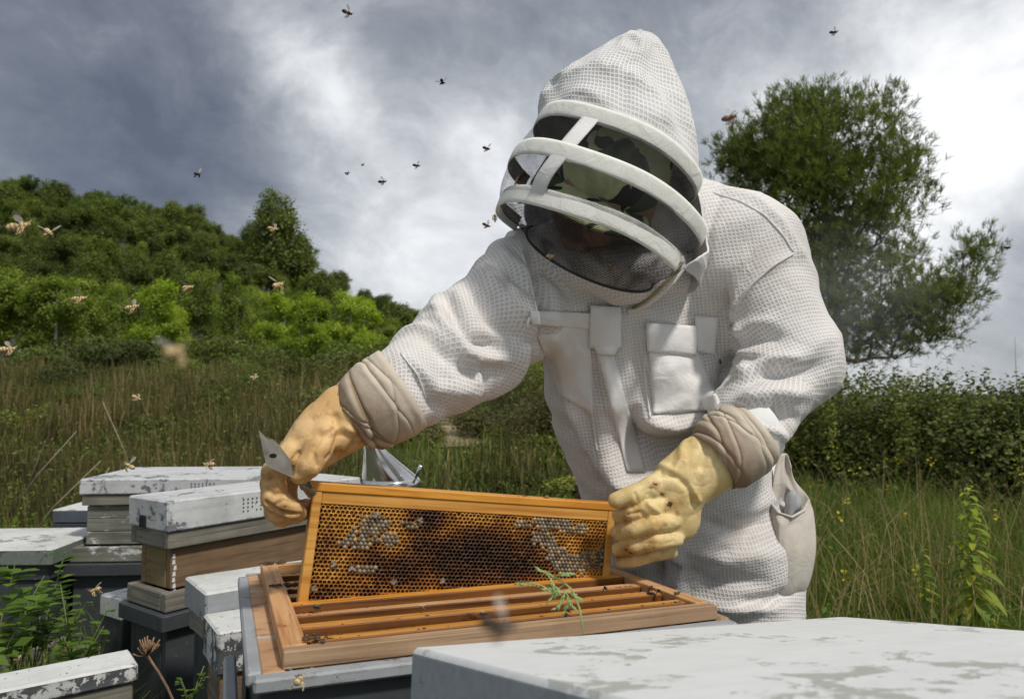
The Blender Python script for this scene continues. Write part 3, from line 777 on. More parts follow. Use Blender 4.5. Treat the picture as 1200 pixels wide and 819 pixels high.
# tall weed with drooping yellow-green leaves on the right
def tall_weed(px, py0, py1, d, label, nl=70, ls=.045, name='tall_weed', spread=1.0):
    b = P(px, py0, d); b.z = float(ground_z(b.x, b.y)) ; t = P(px - 4, py1, d); L = (t - b)
    o = empty(name, b, label=label, cat='weed')
    path = [L * f + Vector((math.sin(f * 5) * .01, 0, 0)) for f in np.linspace(0, 1, 8)]
    V, Fq = tube(path, [.0045 * (1 - .75 * f) for f in np.linspace(0, 1, 8)], 6)
    link('stem', mesh('weed_stem', V, Fq, M_stem, True), o)
    V = []; Q = []; T = []
    for k in range(nl):
        f = .25 + .74 * (k + random.random()) / nl; p = L * f; an = k * 2.4 + random.random(); s = ls * (1.25 - f) * random.uniform(.7, 1.3) * spread + .008
        dr = Vector((math.cos(an), math.sin(an), .35 if f > .5 else -.15)); side = Vector((-math.sin(an), math.cos(an), 0)) * s * .20
        rows = []
        for q, wq in ((0, .15), (.3, .9), (.6, 1), (.85, .55), (1, .05)):
            c = p + dr * s * q - Vector((0, 0, s * .65 * q * q)); rows.append((c - side * wq, c, c + side * wq))
        o_ = len(V)
        for a_, c_, e_ in rows: V += [a_, c_ - Vector((0, 0, s * .05)), e_]
        for r_ in range(4):
            for c_ in range(2): i_ = o_ + r_ * 3 + c_; Q.append((i_, i_ + 1, i_ + 4, i_ + 3))
        tv = min(1, max(0, random.gauss(.55, .25))); T += [tv] * 15
    link('leaf', mesh('weed_leaf', V, Q, M_weed, True, attrs={'tint': T}), o)['kind'] = 'stuff'
    return o
M_stem = plain('weed_stem', (.14, .19, .05), .7)
tall_weed(1140, 745, 566, 2.6, 'tall yellow green weed with drooping leaves rising behind the white lid', 90, .11)
tall_weed(1195, 560, 395, 4.9, 'thin dark weed spike standing against the sky at the right edge', 26, .05, spread=.6)
tall_weed(1085, 740, 640, 2.8, 'small leafy green weed beside the tall yellow green one', 40, .07)
# ================================================================== hives
M_white = paint('white_lid_paint', (.66, .67, .65), (.34, .36, .31), .415, (.24, .25, .20), scale=7, dirt=(.36, .37, .34), dirtamt=.6)
M_whiteB = paint('chipped_white_paint', (.60, .61, .61), (.20, .21, .24), .42, (.12, .13, .15), scale=8, dirt=(.30, .31, .30), dirtamt=.5)
M_greyblue = paint('blue_grey_paint', (.34, .36, .38), (.16, .17, .17), .36, dirt=(.20, .21, .21), speck=(.5, .5, .5))
M_darkgrey = paint('dark_grey_paint', (.055, .062, .068), (.11, .11, .105), .34, scale=12, dirt=(.035, .04, .04), speck=(.14, .14, .13))
M_lightgrey = paint('light_grey_paint', (.36, .38, .40), (.22, .22, .20), .37, scale=10, dirt=(.24, .25, .26), dirtamt=.7)
M_peel = paint('peeling_white_paint', (.62, .63, .62), (.045, .05, .055), .49, (.12, .13, .13), scale=16, dirt=(.3, .3, .3))
M_greengrey = paint('green_grey_paint', (.17, .20, .18), (.10, .12, .09), .40, scale=10, dirt=(.12, .15, .10), speck=(.4, .4, .4))
M_darkblue = paint('dark_blue_grey_paint', (.10, .12, .15), (.20, .21, .22), .38, dirt=(.06, .07, .08), speck=(.4, .4, .4))
M_whiteG = paint('white_lid_top', (.70, .71, .69), (.10, .10, .09), .33, (.24, .25, .20), scale=14, dirt=(.42, .43, .40), dirtamt=.5)
M_oldwood = wood('weathered_grey_wood', (.27, .255, .215), (.16, .15, .12), (.07, .065, .05), .85, stain=.30, stainc=(.10, .10, .06))
M_oldwhite = wood('weathered_wood_with_white_flakes', (.24, .24, .205), (.14, .14, .115), (.06, .06, .05), .85, stain=.40, stainc=(.58, .59, .57))
M_brownwood = wood('brown_stained_wood', (.27, .175, .10), (.19, .12, .065), (.09, .06, .035), .8, grain=38)
M_yellowwood = wood('ochre_stained_wood', (.27, .21, .10), (.18, .14, .065), (.08, .065, .035), .85, grain=40)
M_rimwood = wood('fresh_pine_wood', (.68, .41, .20), (.56, .30, .12), (.34, .15, .06), .6, grain=55, stain=.36, stainc=(.36, .12, .035))
M_rimside = wood('weathered_rim_wood', (.44, .30, .18), (.34, .22, .13), (.17, .10, .055), .7, grain=60)
M_bar = wood('propolis_orange_wood', (.62, .33, .085), (.50, .22, .045), (.28, .09, .018), .5, grain=40, stain=.27, stainc=(.20, .045, .012))
M_framewood = wood('honey_orange_frame_wood', (.72, .36, .055), (.62, .27, .035), (.42, .12, .015), .5, grain=30, long=5, stain=.26, stainc=(.30, .05, .012))
M_framepale = wood('pale_orange_frame_wood', (.74, .42, .11), (.66, .34, .075), (.46, .18, .03), .5, grain=40, stain=.2, stainc=(.30, .08, .02))
M_hole = plain('dark_gap', (.012, .012, .012), .9)
M_ledge = wood('propolised_ledge', (.56, .34, .19), (.44, .25, .13), (.22, .12, .07), .65, grain=16, long=12, stain=.36, stainc=(.46, .47, .46))

def boards(par, L, W, z0, h, rows, mat, t=.022, name='board', jit=.0008, x0=0, y0=0, gap=.0012, mats=None):
    """four walls of stacked planks; local origin = near left corner of the hive"""
    hh = h / rows
    for r in range(rows):
        z = z0 + hh * (r + .5)
        for (sx, sy, lx, ly, rot) in ((L / 2, t / 2, L, t, 0), (L / 2, W - t / 2, L, t, 0), (t / 2, W / 2, W - 2 * t - .001, t, math.pi / 2), (L - t / 2, W / 2, W - 2 * t - .001, t, math.pi / 2)):
            m_ = mat
            if mats and rot: m_ = mats
            j = random.uniform(-jit, jit)
            link(name, bevbox(name, (lx, ly, hh - gap), m_, .0022, jit * .6), par, (x0 + sx + j, y0 + sy + random.uniform(-jit, jit), z), (0, 0, rot))
def lid(par, L, W, z0, h, over, mtop, mside=None, drop=.0, name='lid', tilt=(0, 0, 0)):
    o = link(name, bevbox(name, (L + 2 * over, W + 2 * over, h), mtop, .003, .0012), par, (L / 2, W / 2, z0 + h / 2), tilt)
    return o
def hive(label, corner, ang, group='beehives of the apiary', name='beehive'):
    return empty(name, corner, (0, 0, ang), label, 'beehive', group)
def floor_fit(o, L, W, mat, z0, ztop):
    boards(o, L, W, z0, ztop - z0, 1, mat)

# ---------------------------------------------------------------- the open hive
ZT = .73
# the box leans a little towards the camera; its rim plane vanishes at photo row 500
U_ = .2235
def rimpt(px, py): return P(px, py, U_ * F / (py - 500))
FL, FR, BL = rimpt(332, 764), rimpt(841, 709), rimpt(303, 661)
HX = (FR - FL).normalized(); HL = (FR - FL).length; HZ_ = HX.cross(BL - FL).normalized(); HY = HZ_.cross(HX); HW = (BL - FL).dot(HY)
ANG = math.atan2(HX.y, HX.x); O_ = FL - HZ_ * ZT
OHm = Matrix(((HX.x, HY.x, HZ_.x, O_.x), (HX.y, HY.y, HZ_.y, O_.y), (HX.z, HY.z, HZ_.z, O_.z), (0, 0, 0, 1)))
print('open hive', HL, HW, math.degrees(ANG), 'tilt', math.degrees(HZ_.angle(Vector((0, 0, 1)))), 'skew', (BL - FL).normalized().dot(HX))
OH = hive('open grey beehive without its lid, pale wooden rim and orange frames showing', (0, 0, 0), 0)
OH.matrix_basis = OHm
# wooden rim
T = .019; RH = .0175
link('rim_board', bevbox('rb', (HL, T, RH), M_rimside, .0012), OH, (HL / 2, T / 2, ZT - RH / 2))
link('rim_board', bevbox('rb', (HL, T, RH), M_rimwood, .0012), OH, (HL / 2, HW - T / 2, ZT - RH / 2))
link('rim_board', bevbox('rb', (HW - 2 * T, T + .006, RH - .001), M_rimwood, .0012), OH, (T / 2 + .003, HW / 2, ZT - RH / 2 + .0012), (0, 0, math.pi / 2))
link('rim_board', bevbox('rb', (HW - 2 * T, T, RH - .001), M_rimwood, .0012), OH, (HL - T / 2, HW / 2, ZT - RH / 2 + .0012), (0, 0, math.pi / 2))
# outer box: light top rail, ledge, dark walls
zr = ZT - RH
def rail():
    x0, x1, y0, y1 = -.022, HL + .010, -.006, HW + .012
    for (cx, cy, lx, ly, rt, mt) in (((x0 + x1) / 2, y0 - .004, x1 - x0 + .012, .020, 0, M_lightgrey), ((x0 + x1) / 2, y1 + .004, x1 - x0, .018, 0, M_lightgrey),
                                 (x0 - .004, (y0 + y1) / 2, y1 - y0 - .02, .016, 1, M_lightgrey), (x1 + .004, (y0 + y1) / 2, y1 - y0 - .02, .016, 1, M_rimside)):
        link('top_rail', bevbox('rail', (lx, ly, .014), mt, .0025), OH, (cx, cy, zr - .007), (0, 0, rt * math.pi / 2))
    link('ledge', bevbox('ledge', (.022, HW + .012, .012), M_ledge, .001), OH, (-.0085, HW / 2 + .002, zr - .0055))
    link('ledge', bevbox('ledge', (.012, HW, .012), M_rimside, .001), OH, (HL + .004, HW / 2, zr - .007))
    boards(OH, x1 - x0, y1 - y0, .12, zr - .0155 - .12, 3, M_darkgrey, x0=x0, y0=y0, t=.024, gap=.0008)
    link('floor_board', bevbox('fb', (x1 - x0 + .03, y1 - y0 + .03, .03), M_darkgrey, .003), OH, ((x0 + x1) / 2, (y0 + y1) / 2, .104))
    for sx in (.08, HL - .08):
        link('stand_beam', bevbox('sb', (.08, HW + .1, .10), M_oldwood, .004), OH, (sx, HW / 2, .035))
rail()
link('left_panel', bevbox('lp', (.016, .34, .20), M_greyblue, .003), OH, (-.044, .16, ZT - .19))
# propolis lumps on the rim corner
M_prop = plain('propolis', (.085, .045, .022), .55, var=.5, scale=60, bmp=.002)
def lump(par, c, r, n, mat=None, name='propolis_lump'):
    V = []; Q = []
    for k in range(n):
        v, f = lathe([(0.0001, -.5), (.5, -.3), (.6, .1), (.35, .45), (.0001, .55)], 7, False)
        s = r * random.uniform(.25, .55); o_ = len(V); off = np.array([random.gauss(0, r * .7), random.gauss(0, r * .7), abs(random.gauss(0, r * .15))])
        V += [tuple(np.array(q) * s * np.array([1.3, 1.1, .6]) * (1 + random.uniform(-.3, .3)) + off) for q in v]; Q += [tuple(i + o_ for i in q) for q in f]
    return link(name, mesh(name, V, Q, mat or M_prop, True), par, c)
for (x, y, r) in [(.006, HW - .010, .007), (.014, HW - .008, .006), (.012, HW * .62, .008), (.028, HW - .01, .008), (.03, .03, .010)]:
    lump(OH, (x, y, ZT + .002), r, 12)['kind'] = 'stuff'

# frames hanging in the open hive
M_wax = plain('dark_old_comb', (.045, .024, .010), .7, var=.4, scale=60, bmp=.002)
FLEN = .448
M_barshade = wood('shaded_bar_wood', (.26, .10, .022), (.18, .06, .014), (.07, .022, .008), .5, grain=40, stain=.35, stainc=(.05, .018, .008))  # darker bar wood for side and under faces: painted shade between the bars
def frame_obj(s, zt, label, wbar=.0205, mat=M_bar, tilt=0, fl=None, drop=.0):
    fl = fl or (HL - 2 * T - .004)
    o = empty('hanging_comb', OHm @ Vector((HL / 2, s, zt)), (OHm.to_3x3() @ Matrix.Rotation(tilt, 3, 'Z')).to_euler(), label, 'hive frame', 'wooden frames hanging in the open hive')
    tb_ = bevbox('tb', (fl, wbar, .013), mat, .0015, .0009); tb_.materials.append(M_barshade)
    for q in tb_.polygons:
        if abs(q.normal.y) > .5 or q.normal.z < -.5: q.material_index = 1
    link('top_bar', tb_, o, (0, random.uniform(-.002, .002), -.0065 + random.uniform(-.001, .001)))
    for sx in (-1, 1):
        link('side_bar', bevbox('sb', (.010, wbar * .8, .19), mat, .001), o, (sx * (FLEN / 2 - .005), 0, -.106))
    link('bottom_bar', bevbox('bb', (FLEN - .024, .016, .010), mat, .001), o, (0, 0, -.196))
    link('comb', bevbox('cb', (FLEN - .024, .020, .160), M_wax, .001), o, (0, 0, -.108))
    return o
s_list = [(.037, 'front wooden frame in the open hive, tight against the front rim', -.002, M_bar), (.073, 'second frame behind the front rim, bright orange bar', -.003, M_bar), (.109, 'third frame behind the front rim with crusted pale bar', -.004, M_rimwood),
          (.145, 'orange bar frame directly in front of the comb being lifted', -.001, M_framewood),
          (.228, 'hanging frame just behind the comb being lifted', -.005, M_bar), (.264, 'second hanging frame behind the lifted comb', -.004, M_rimwood), (.300, 'third hanging frame behind the lifted comb', -.005, M_bar), (.338, 'rearmost hanging frame by the back rim', -.004, M_bar)]
BARS = []
def s_at(px, py): return (OHm.inverted() @ rimpt(px, py)).y
sF = s_at(345, 703)
S_ = [s_at(345, 747), s_at(345, 731), s_at(345, 716.5), s_at(345, 706.5)]; gp = (HW - T - .02 - sF) / 5
S_ += [sF + gp * (k + 1) for k in range(4)]
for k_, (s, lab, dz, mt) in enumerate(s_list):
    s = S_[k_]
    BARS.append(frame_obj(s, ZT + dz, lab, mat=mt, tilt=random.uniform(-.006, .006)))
    M_crust = M_prop
    vv = []
    for k in range(46):
        x_ = random.uniform(-.23, .23); x_ = x_ if random.random() < .5 else math.copysign(.235 - abs(random.gauss(0, .02)), x_)
        a_, f_ = lathe([(.0001, -.5), (.5, -.2), (.45, .3), (.0001, .5)], 6, False); s_ = random.uniform(.0012, .0036); y_ = random.choice([-1, 1]) * .0085
        vv.append(([(q[0] * s_ * random.uniform(1, 2.5) + x_, q[1] * s_ + y_ * random.uniform(.7, 1.05), q[2] * s_ * .7 - .0005) for q in a_], f_))
    link('propolis_crust', mesh('crust', *join(vv), M_prop, True), BARS[-1])['kind'] = 'stuff'

# ---------------------------------------------------------------- the lifted frame
def w2(hx, hy, z): return OHm @ Vector((hx, hy, z))
FH = .205
SAX = Vector((-math.sin(ANG), math.cos(ANG), 0)); PO = w2(0, sF, ZT)
def onpl(px, py):
    d = pxdir(px, py); c = Vector((0, 0, CAMZ)); return c + d * ((PO - c).dot(SAX) / d.dot(SAX))
TLp = onpl(366, 573.5); TRp = onpl(717, 597); FLEN = (TRp - TLp).length
print('FLEN', FLEN, 'left foot', topx([w2(.033, sF, ZT)]), 'HW', HW, OHm.inverted() @ TLp, OHm.inverted() @ TRp)
xax = (TRp - TLp).normalized(); yax = Vector((0, 0, 1)).cross(xax).normalized(); zax = xax.cross(yax)
FM = Matrix((( xax.x, yax.x, zax.x, TLp.x), (xax.y, yax.y, zax.y, TLp.y), (xax.z, yax.z, zax.z, TLp.z), (0, 0, 0, 1)))
print('frame', (TRp - TLp).length, topx([TLp, TRp]))
FR_ = empty('lifted_comb', label='orange wooden frame of honeycomb held up out of the open hive by both gloved hands', cat='hive frame'); FR_.matrix_basis = FM
LUG = .016
def fbx(name, x0, x1, y0, y1, z0, z1, mat, bev=.0012, jit=.0005):
    return link(name, bevbox(name, (x1 - x0, y1 - y0, z1 - z0), mat, bev, jit), FR_, ((x0 + x1) / 2, (y0 + y1) / 2, (z0 + z1) / 2))
fbx('top_bar', -LUG, FLEN + LUG * .8, -.0135, .0135, 0, .0105, M_framewood)
fbx('upper_slat', .012, FLEN - .012, -.0115, .0115, -.0165, -.0004, M_framepale)
fbx('side_bar', 0, .0118, -.0125, .0125, -FH, -.0004, M_framepale)
fbx('side_bar', FLEN - .0118, FLEN, -.0125, .0125, -FH, -.0004, M_framepale)
fbx('bottom_bar', .0122, FLEN - .0122, -.008, .008, -FH, -FH + .01, M_framepale)
for (x, y, z, r) in [(-.010, -.009, .0015, .004), (-.004, -.006, .010, .003), (.30, -.006, .011, .004), (.335, -.004, .011, .0035)]:
    lump(FR_, (x, y, z), r, 8)['kind'] = 'stuff'
# comb: real hexagonal cells
def comb():
    X0, X1, Z1, Z0 = .0125, FLEN - .0125, -.0172, -FH + .0105
    pit = .0058; r = pit / math.sqrt(3); rowh = 1.5 * r; yf = -.0105; V = []; Q = []; att = []; capV = []; capQ = []; capA = []
    nr = int((Z1 - Z0) / rowh); nc = int((X1 - X0) / pit)
    cs = []
    for j in range(nr):
        for i in range(nc):
            x = X0 + pit * (i + .5 + (.5 if j % 2 else 0)); z = Z1 - rowh * (j + .55)
            if x > X1 - pit * .3: continue
            cs.append((x, z, j))
    cs = np.array(cs)
    # photo-like patches of sealed cells: ellipses in frame millimetres (x from left, z below top)
    def toxz(px, py):
        d = pxdir(px, py); n = yax; o = FM.translation; cam_ = Vector((0, 0, CAMZ)); t = (o - cam_).dot(n) / d.dot(n); q = FM.inverted() @ (cam_ + d * t); return q.x, q.z
    pats = [((438, 612), .018, .012), ((425, 626), .020, .013), ((412, 634), .016, .007), ((455, 630), .012, .008), ((640, 612), .030, .0075), ((668, 618), .026, .0075), ((633, 630), .017, .011), ((648, 648), .016, .012), ((665, 660), .028, .014), ((690, 655), .024, .012), ((706, 648), .012, .014), ((478, 614), .014, .005), ((610, 613), .012, .004), ((428, 665), .016, .005)]
    m = np.full(len(cs), 9.0)
    for (p, rx, rz) in pats:
        cx, cz = toxz(*p); m = np.minimum(m, ((cs[:, 0] - cx) / rx) ** 2 + ((cs[:, 1] - cz) / rz) ** 2)
    nz = fbm(np.stack([cs[:, 0] * 120, cs[:, 1] * 120, cs[:, 0] * 0], -1), 2)
    capped = (m + nz * 1.3 < 1.3) & (rng.random(len(cs)) > .07)
    dk = np.ones(len(cs)) * 0.
    bl = [((560, 655), .11, .045, 1.0), ((470, 665), .08, .03, .75), ((500, 610), .035, .025, .9), ((400, 690), .06, .02, .6), ((600, 690), .05, .03, .8), ((510, 640), .06, .03, .8), ((380, 640), .015, .04, .25)]
    for (p, rx, rz, a) in bl:
        cx, cz = toxz(*p); dk = np.maximum(dk, a * np.exp(-(((cs[:, 0] - cx) / rx) ** 2 + ((cs[:, 1] - cz) / rz) ** 2)))
    dk = np.clip(dk * 1.25 + fbm(np.stack([cs[:, 0] * 45, cs[:, 1] * 45, cs[:, 0] * 0 + 3], -1), 3) * 1.1 - .05, 0, 1)
    for (x, z, j), cp, d in zip(cs, capped, dk):
        jx, jz = random.gauss(0, .0002), random.gauss(0, .0002); yo = yf + random.gauss(0, .0002)
        if cp:
            o = len(capV); capA += [random.random()] * 19
            for k in range(6):
                a = math.pi / 6 + k * math.pi / 3; capV.append((x + r * math.cos(a), yf, z + r * math.sin(a)))
            js = random.uniform(.8, 1.25)
            for rr, yy in ((.86, -.0008 * js), (.48, -.0020 * js)):
                for k in range(6):
                    a = math.pi / 6 + k * math.pi / 3; capV.append((x + jx + r * rr * math.cos(a), yf + yy, z + jz + r * rr * math.sin(a)))
            capV.append((x + jx, yf - .0025, z + jz))
            for s in (0, 6):
                for k in range(6): capQ.append((o + s + k, o + s + 6 + k, o + s + 6 + (k + 1) % 6, o + s + (k + 1) % 6))
            for k in range(6): capQ.append((o + 12 + k, o + 18, o + 12 + (k + 1) % 6))
            continue
        o = len(V); n = 12; rin = r * random.uniform(.70, .77)
        for k in range(n):
            a = math.pi / 6 + k * math.pi / 6; ro = r if k % 2 == 0 else r * math.cos(math.pi / 6)
            V.append((x + ro * math.cos(a), yf, z + ro * math.sin(a)))
        for rr, yy in ((rin, yo - .0003), (rin * .97, yf + .0045), (rin * .8, yf + .0085)):
            for k in range(n):
                a = math.pi / 6 + k * math.pi / 6; V.append((x + jx + rr * math.cos(a), yy, z + jz + rr * math.sin(a)))
        for s in (0, 12, 24):
            for k in range(n): Q.append((o + s + k, o + s + 12 + k, o + s + 12 + (k + 1) % n, o + s + (k + 1) % n))
        Q.append(tuple(o + 36 + k for k in range(n)))
        att += [d] * 48
    m_, t, b = material('honeycomb_wax'); a = t.node('ShaderNodeAttribute'); a.attribute_name = 'tint'; v = objvec(t, False)
    n_ = t.noise(v, 60, 5, .6); f = t.math('ADD', a.outputs['Fac'], t.math('MULTIPLY', t.math('SUBTRACT', n_, .5), .5))
    c = t.ramp(f, [(0, (.62, .33, .065)), (.30, (.42, .185, .035)), (.6, (.17, .070, .024)), (1, (.058, .032, .019))])
    t.l.new(c, b.inputs['Base Color']); b.inputs['Roughness'].default_value = .38; b.inputs['Subsurface Weight'].default_value = 0
    bump(t, b, t.noise(v, 700, 3, .6), .0004, .5)
    o = link('comb_cells', mesh('comb_cells', V, [tuple(reversed(q)) for q in Q], m_, False, attrs={'tint': att}), FR_); o['kind'] = 'stuff'
    m_, t, b = material('capped_wax'); a = t.node('ShaderNodeAttribute'); a.attribute_name = 'tint'
    c = t.ramp(a.outputs['Fac'], [(0, (.085, .060, .036)), (.5, (.175, .135, .085)), (.85, (.27, .22, .15)), (1, (.42, .25, .08))])
    t.l.new(c, b.inputs['Base Color']); b.inputs['Roughness'].default_value = .45
    o = link('capped_cells', mesh('capped_cells', capV, [tuple(reversed(q)) for q in capQ], m_, True, attrs={'tint': capA}), FR_); o['kind'] = 'stuff'
    link('comb_midrib', bevbox('mid', (X1 - X0 - .001, .016, Z1 - Z0 - .001), M_wax, 0), FR_, ((X0 + X1) / 2, .0065, (Z0 + Z1) / 2))
    print('cells', len(cs))
comb()

# ---------------------------------------------------------------- near white hive with a sloping lid (bottom right)
def near_lid():
    # plane tilted away from the camera, far edge lower
    u = .0735
    def pt(px, py): d = u * F / (py - 650 + .0); return None
    def dpx(px, py):  # depth from the tilted plane (vanishing line y=650)
        return u * F / (py - 650)
    A = P(481, 758, dpx(481, 758)); B = P(985, 722, dpx(985, 722)); Dp = P(676, 819, dpx(676, 819))
    ex = (B - A).normalized(); n = ex.cross((Dp - A)).normalized(); n = n if n.z > 0 else -n; ey = n.cross(ex).normalized()   # ey points away from D?
    if (Dp - A).dot(ey) > 0: ey = -ey
    LX = (B - A).length; LY = .43
    C = A - ey * LY
    print('lid', LX, A, B, n, topx([C, C + ex * LX]))
    o = empty('beehive', label='near beehive under a broad worn white lid sloping away at the bottom right corner', cat='beehive', group='beehives of the apiary')
    base = (A + B + C + C + ex * LX) / 4; yaw = math.atan2(ex.y, ex.x)
    o.location = (base.x, base.y, 0); o.rotation_euler = (0, 0, yaw)
    bpy.context.view_layer.update()
    inv = (Matrix.Translation((base.x, base.y, 0)) @ Matrix.Rotation(yaw, 4, 'Z')).inverted()
    cx = inv @ (base - n * .045); M3 = Matrix((ex, ey, n)).transposed().to_4x4()
    lm = bevbox('lid', (LX, LY, .09), M_nearlid, .004, 0)
    l = link('lid', lm, o); l.matrix_basis = inv @ Matrix.Translation(base - n * .045) @ M3
    zb = min((inv @ q).z for q in (A, B, C)) - .05
    boards(o, LX - .05, LY - .05, .1, zb - .12, 2, M_greyblue, x0=-(LX - .05) / 2, y0=-(LY - .05) / 2)
    link('floor_board', bevbox('fb', (LX, LY, .04), M_darkgrey, .003), o, (0, 0, .06))
def make_nearmat():
    m, t, b = material('near_lid_paint'); v = objvec(t, False)
    n1 = t.noise(t.mapping(v, (1, 1.5, 1), loc=(.3, .1, 0)), 11, 9, .62, .5); n2 = t.noise(t.mapping(v, (1, 1, 1), loc=(.7, 0, 0)), 55, 6, .7)
    base = t.mix(t.ramp(t.noise(v, 24, 6, .7), [(.3, 0.0), (.7, 1.0)]), (.86, .87, .85), (.77, .79, .77))
    st = t.noise(t.mapping(v, (10, 120, 120)), 1.0, 4, .6); base = t.mix(t.ramp(st, [(.3, .15), (.5, 0.0)]), base, (.55, .57, .52))
    mk = t.ramp(t.math('ADD', t.math('MULTIPLY', n1, .66), t.math('MULTIPLY', n2, .34)), [(.555, 0.0), (.585, .85)])
    c = t.mix(mk, base, t.mix(n2, (.30, .31, .24), (.42, .43, .36)))
    sp = t.noise(t.mapping(v, (1, 1, 1), loc=(2, 2, 0)), 34, 4, .6); c = t.mix(t.ramp(sp, [(.69, 0.0), (.72, 1.0)]), c, (.36, .25, .13))
    g = t.node('ShaderNodeNewGeometry'); s = t.node('ShaderNodeSeparateXYZ'); tcn = t.node('ShaderNodeTexCoord'); t.l.new(tcn.outputs['Object'], s.inputs[0])
    side = t.ramp(t.math('ABSOLUTE', s.outputs[2]), [(.0425, 1.0), (.0435, 0.0)])
    grey = t.mix(t.ramp(st, [(.3, 0.0), (.7, 1.0)]), (.30, .33, .35), (.38, .40, .42)); c = t.mix(side, c, grey)
    t.l.new(c, b.inputs['Base Color']); b.inputs['Roughness'].default_value = .65; bump(t, b, t.math('SUBTRACT', n2, mk), .0008, .8)
    return m
M_nearlid = make_nearmat(); near_lid()

# ---------------------------------------------------------------- background hives
def corner_hive(label, px, py, ztop, ang, L, W, spec, lidspec, name='beehive'):
    """near-left lid corner at photo (px,py), top height ztop; ang of the long side"""
    p = PZ(px, py, ztop); o = hive(label, (p.x, p.y, 0), ang, name=name); z = ztop - lidspec['h']
    m = lidspec; ov = m.get('over', 0)
    lm_ = bevbox('lid', (L, W, m['h']), m['mat'], .004, .0015)
    if 'top' in m:
        lm_.materials.append(m['top'])
        for q in lm_.polygons:
            if q.normal.z > .3: q.material_index = 1
    link('lid', lm_, o, (L / 2, W / 2, ztop - m['h'] / 2), (m.get('tx', 0), m.get('ty', 0), 0))
    for kind, h, inset, rows, mat, mat2 in spec:
        z0 = z - h
        boards(o, L - 2 * inset, W - 2 * inset, z0, h - .0015, rows, mat, x0=inset, y0=inset, name='board', mats=mat2)
        link('inner_floor', bevbox('if', (L - 2 * inset - .05, W - 2 * inset - .05, .01), M_hole, 0), o, (L / 2, W / 2, z0 + h / 2))
        z = z0
    return o, z
# B: stack with brown wooden box and peeling grey-white lid, long side running away to the right
B, _ = corner_hive('beehive stack with peeling pale lid, brown wooden box and a tall dark grey box below', 197, 588, .744, R(54), .60, .185,
    [('c', .042, .006, 1, M_oldwood, M_oldwood), ('b', .098, .024, 1, M_brownwood, M_yellowwood), ('c', .046, .002, 1, M_oldwood, M_oldwood), ('c', .040, -.012, 1, M_darkgrey, M_darkgrey), ('b', .46, .010, 1, M_darkgrey, M_darkgrey)],
    dict(h=.072, mat=M_whiteB))
link('nail_row', mesh('nails', *join([([(x + dx, y, z + dz) for dx, dz in ((-.004, -.005), (.004, -.005), (.003, .006), (-.003, .005))], [(0, 1, 2, 3)]) for x, y, z in [(.031 + .004 * random.random(), .0235, .498 + .014 * k) for k in range(9)]]), plain('white_paint_drips', (.7, .7, .68), .6)), B)
def vent_holes(o, x0, z0, nx, nz, dx, dz, y=-.0006):
    pts = [(x0 + i * dx, z0 - j * dz) for i in range(nx) for j in range(nz) if random.random() > .08]
    prs = []
    for x, z in pts:
        v, f = lathe([(.0021, 0), (.0021, .0012)], 8); prs.append(([(x + q[0], y - q[2], z + q[1]) for q in v], f))
    link('vent_holes', mesh('vent_holes', *join(prs), M_hole), o)
vent_holes(B, .20, .726, 6, 4, .013, .010)
link('lid_latch', bevbox('latch', (.006, .026, .030), M_hole, .002), B, (-.002, .11, .688))
# A: the rear stack, parallel to the picture
A, _ = corner_hive('rear beehive stack of flaking weathered planks on a dark grey box, standing before the weeds', 92, 562, .716, R(4), .545, .40,
    [('c', .036, .008, 1, M_oldwood, M_oldwood), ('b', .128, .020, 3, M_oldwhite, M_oldwhite), ('c', .050, -.014, 1, M_oldwhite, M_oldwhite), ('c', .040, -.030, 1, M_darkgrey, M_darkgrey), ('b', .22, -.004, 1, M_darkgrey, M_darkgrey), ('p', .10, -.02, 2, M_oldwood, M_oldwood)],
    dict(h=.050, mat=M_whiteB))
vent_holes(A, .36, .700, 7, 3, .012, .010)
# low lid at the far left
Lh, _ = corner_hive('low flat lidded beehive half sunk in grass at the left edge', -125, 645, .52, R(3), .47, .36,
    [('c', .05, .02, 1, M_darkgrey, M_darkgrey), ('b', .20, .03, 1, M_darkgrey, M_darkgrey), ('p', .14, .01, 1, M_oldwood, M_oldwood)], dict(h=.050, mat=M_greengrey, top=M_white))
Sh, _ = corner_hive('small dark blue grey beehive with white topped lid behind the rear stack', 61, 597, .53, R(2), .30, .30,
    [('c', .03, .00, 1, M_darkgrey, M_darkgrey), ('b', .40, .02, 1, M_darkgrey, M_darkgrey)], dict(h=.055, mat=M_darkblue, top=M_white))
# nuc boxes between
D_, _ = corner_hive('narrow white lidded box squeezed between the rear stack and the brown box stack', 143, 702, .47, R(60), .20, .10,
    [('b', .10, .004, 1, M_darkgrey, M_darkgrey), ('b', .30, .012, 1, M_greyblue, M_greyblue)], dict(h=.055, mat=M_whiteB))
E_, _ = corner_hive('small box with worn white lid directly left of the open hive, the farther of two', 241, 695, .60, R(38), .34, .16,
    [('b', .045, .01, 1, M_oldwood, M_oldwood), ('b', .42, .018, 1, M_darkgrey, M_darkgrey)], dict(h=.062, mat=M_lightgrey, top=M_white))
F_, _ = corner_hive('small wooden box with streaked white lid touching the left wall of the open hive', 254, 742, .56, R(32), .22, .14,
    [('b', .30, .008, 4, M_brownwood, M_oldwood), ('b', .20, .015, 1, M_darkgrey, M_darkgrey)], dict(h=.080, mat=M_peel, top=M_white))
# front left hive of pale planks
G_, _ = corner_hive('front left beehive of pale planks with peeling white lid, cut by the bottom corner', -81, 826, .50, R(37), .30, .10,
    [('b', .34, .006, 6, M_oldwood, M_oldwood), ('b', .10, .01, 1, M_darkgrey, M_darkgrey)], dict(h=.034, mat=M_peel, top=M_whiteG))
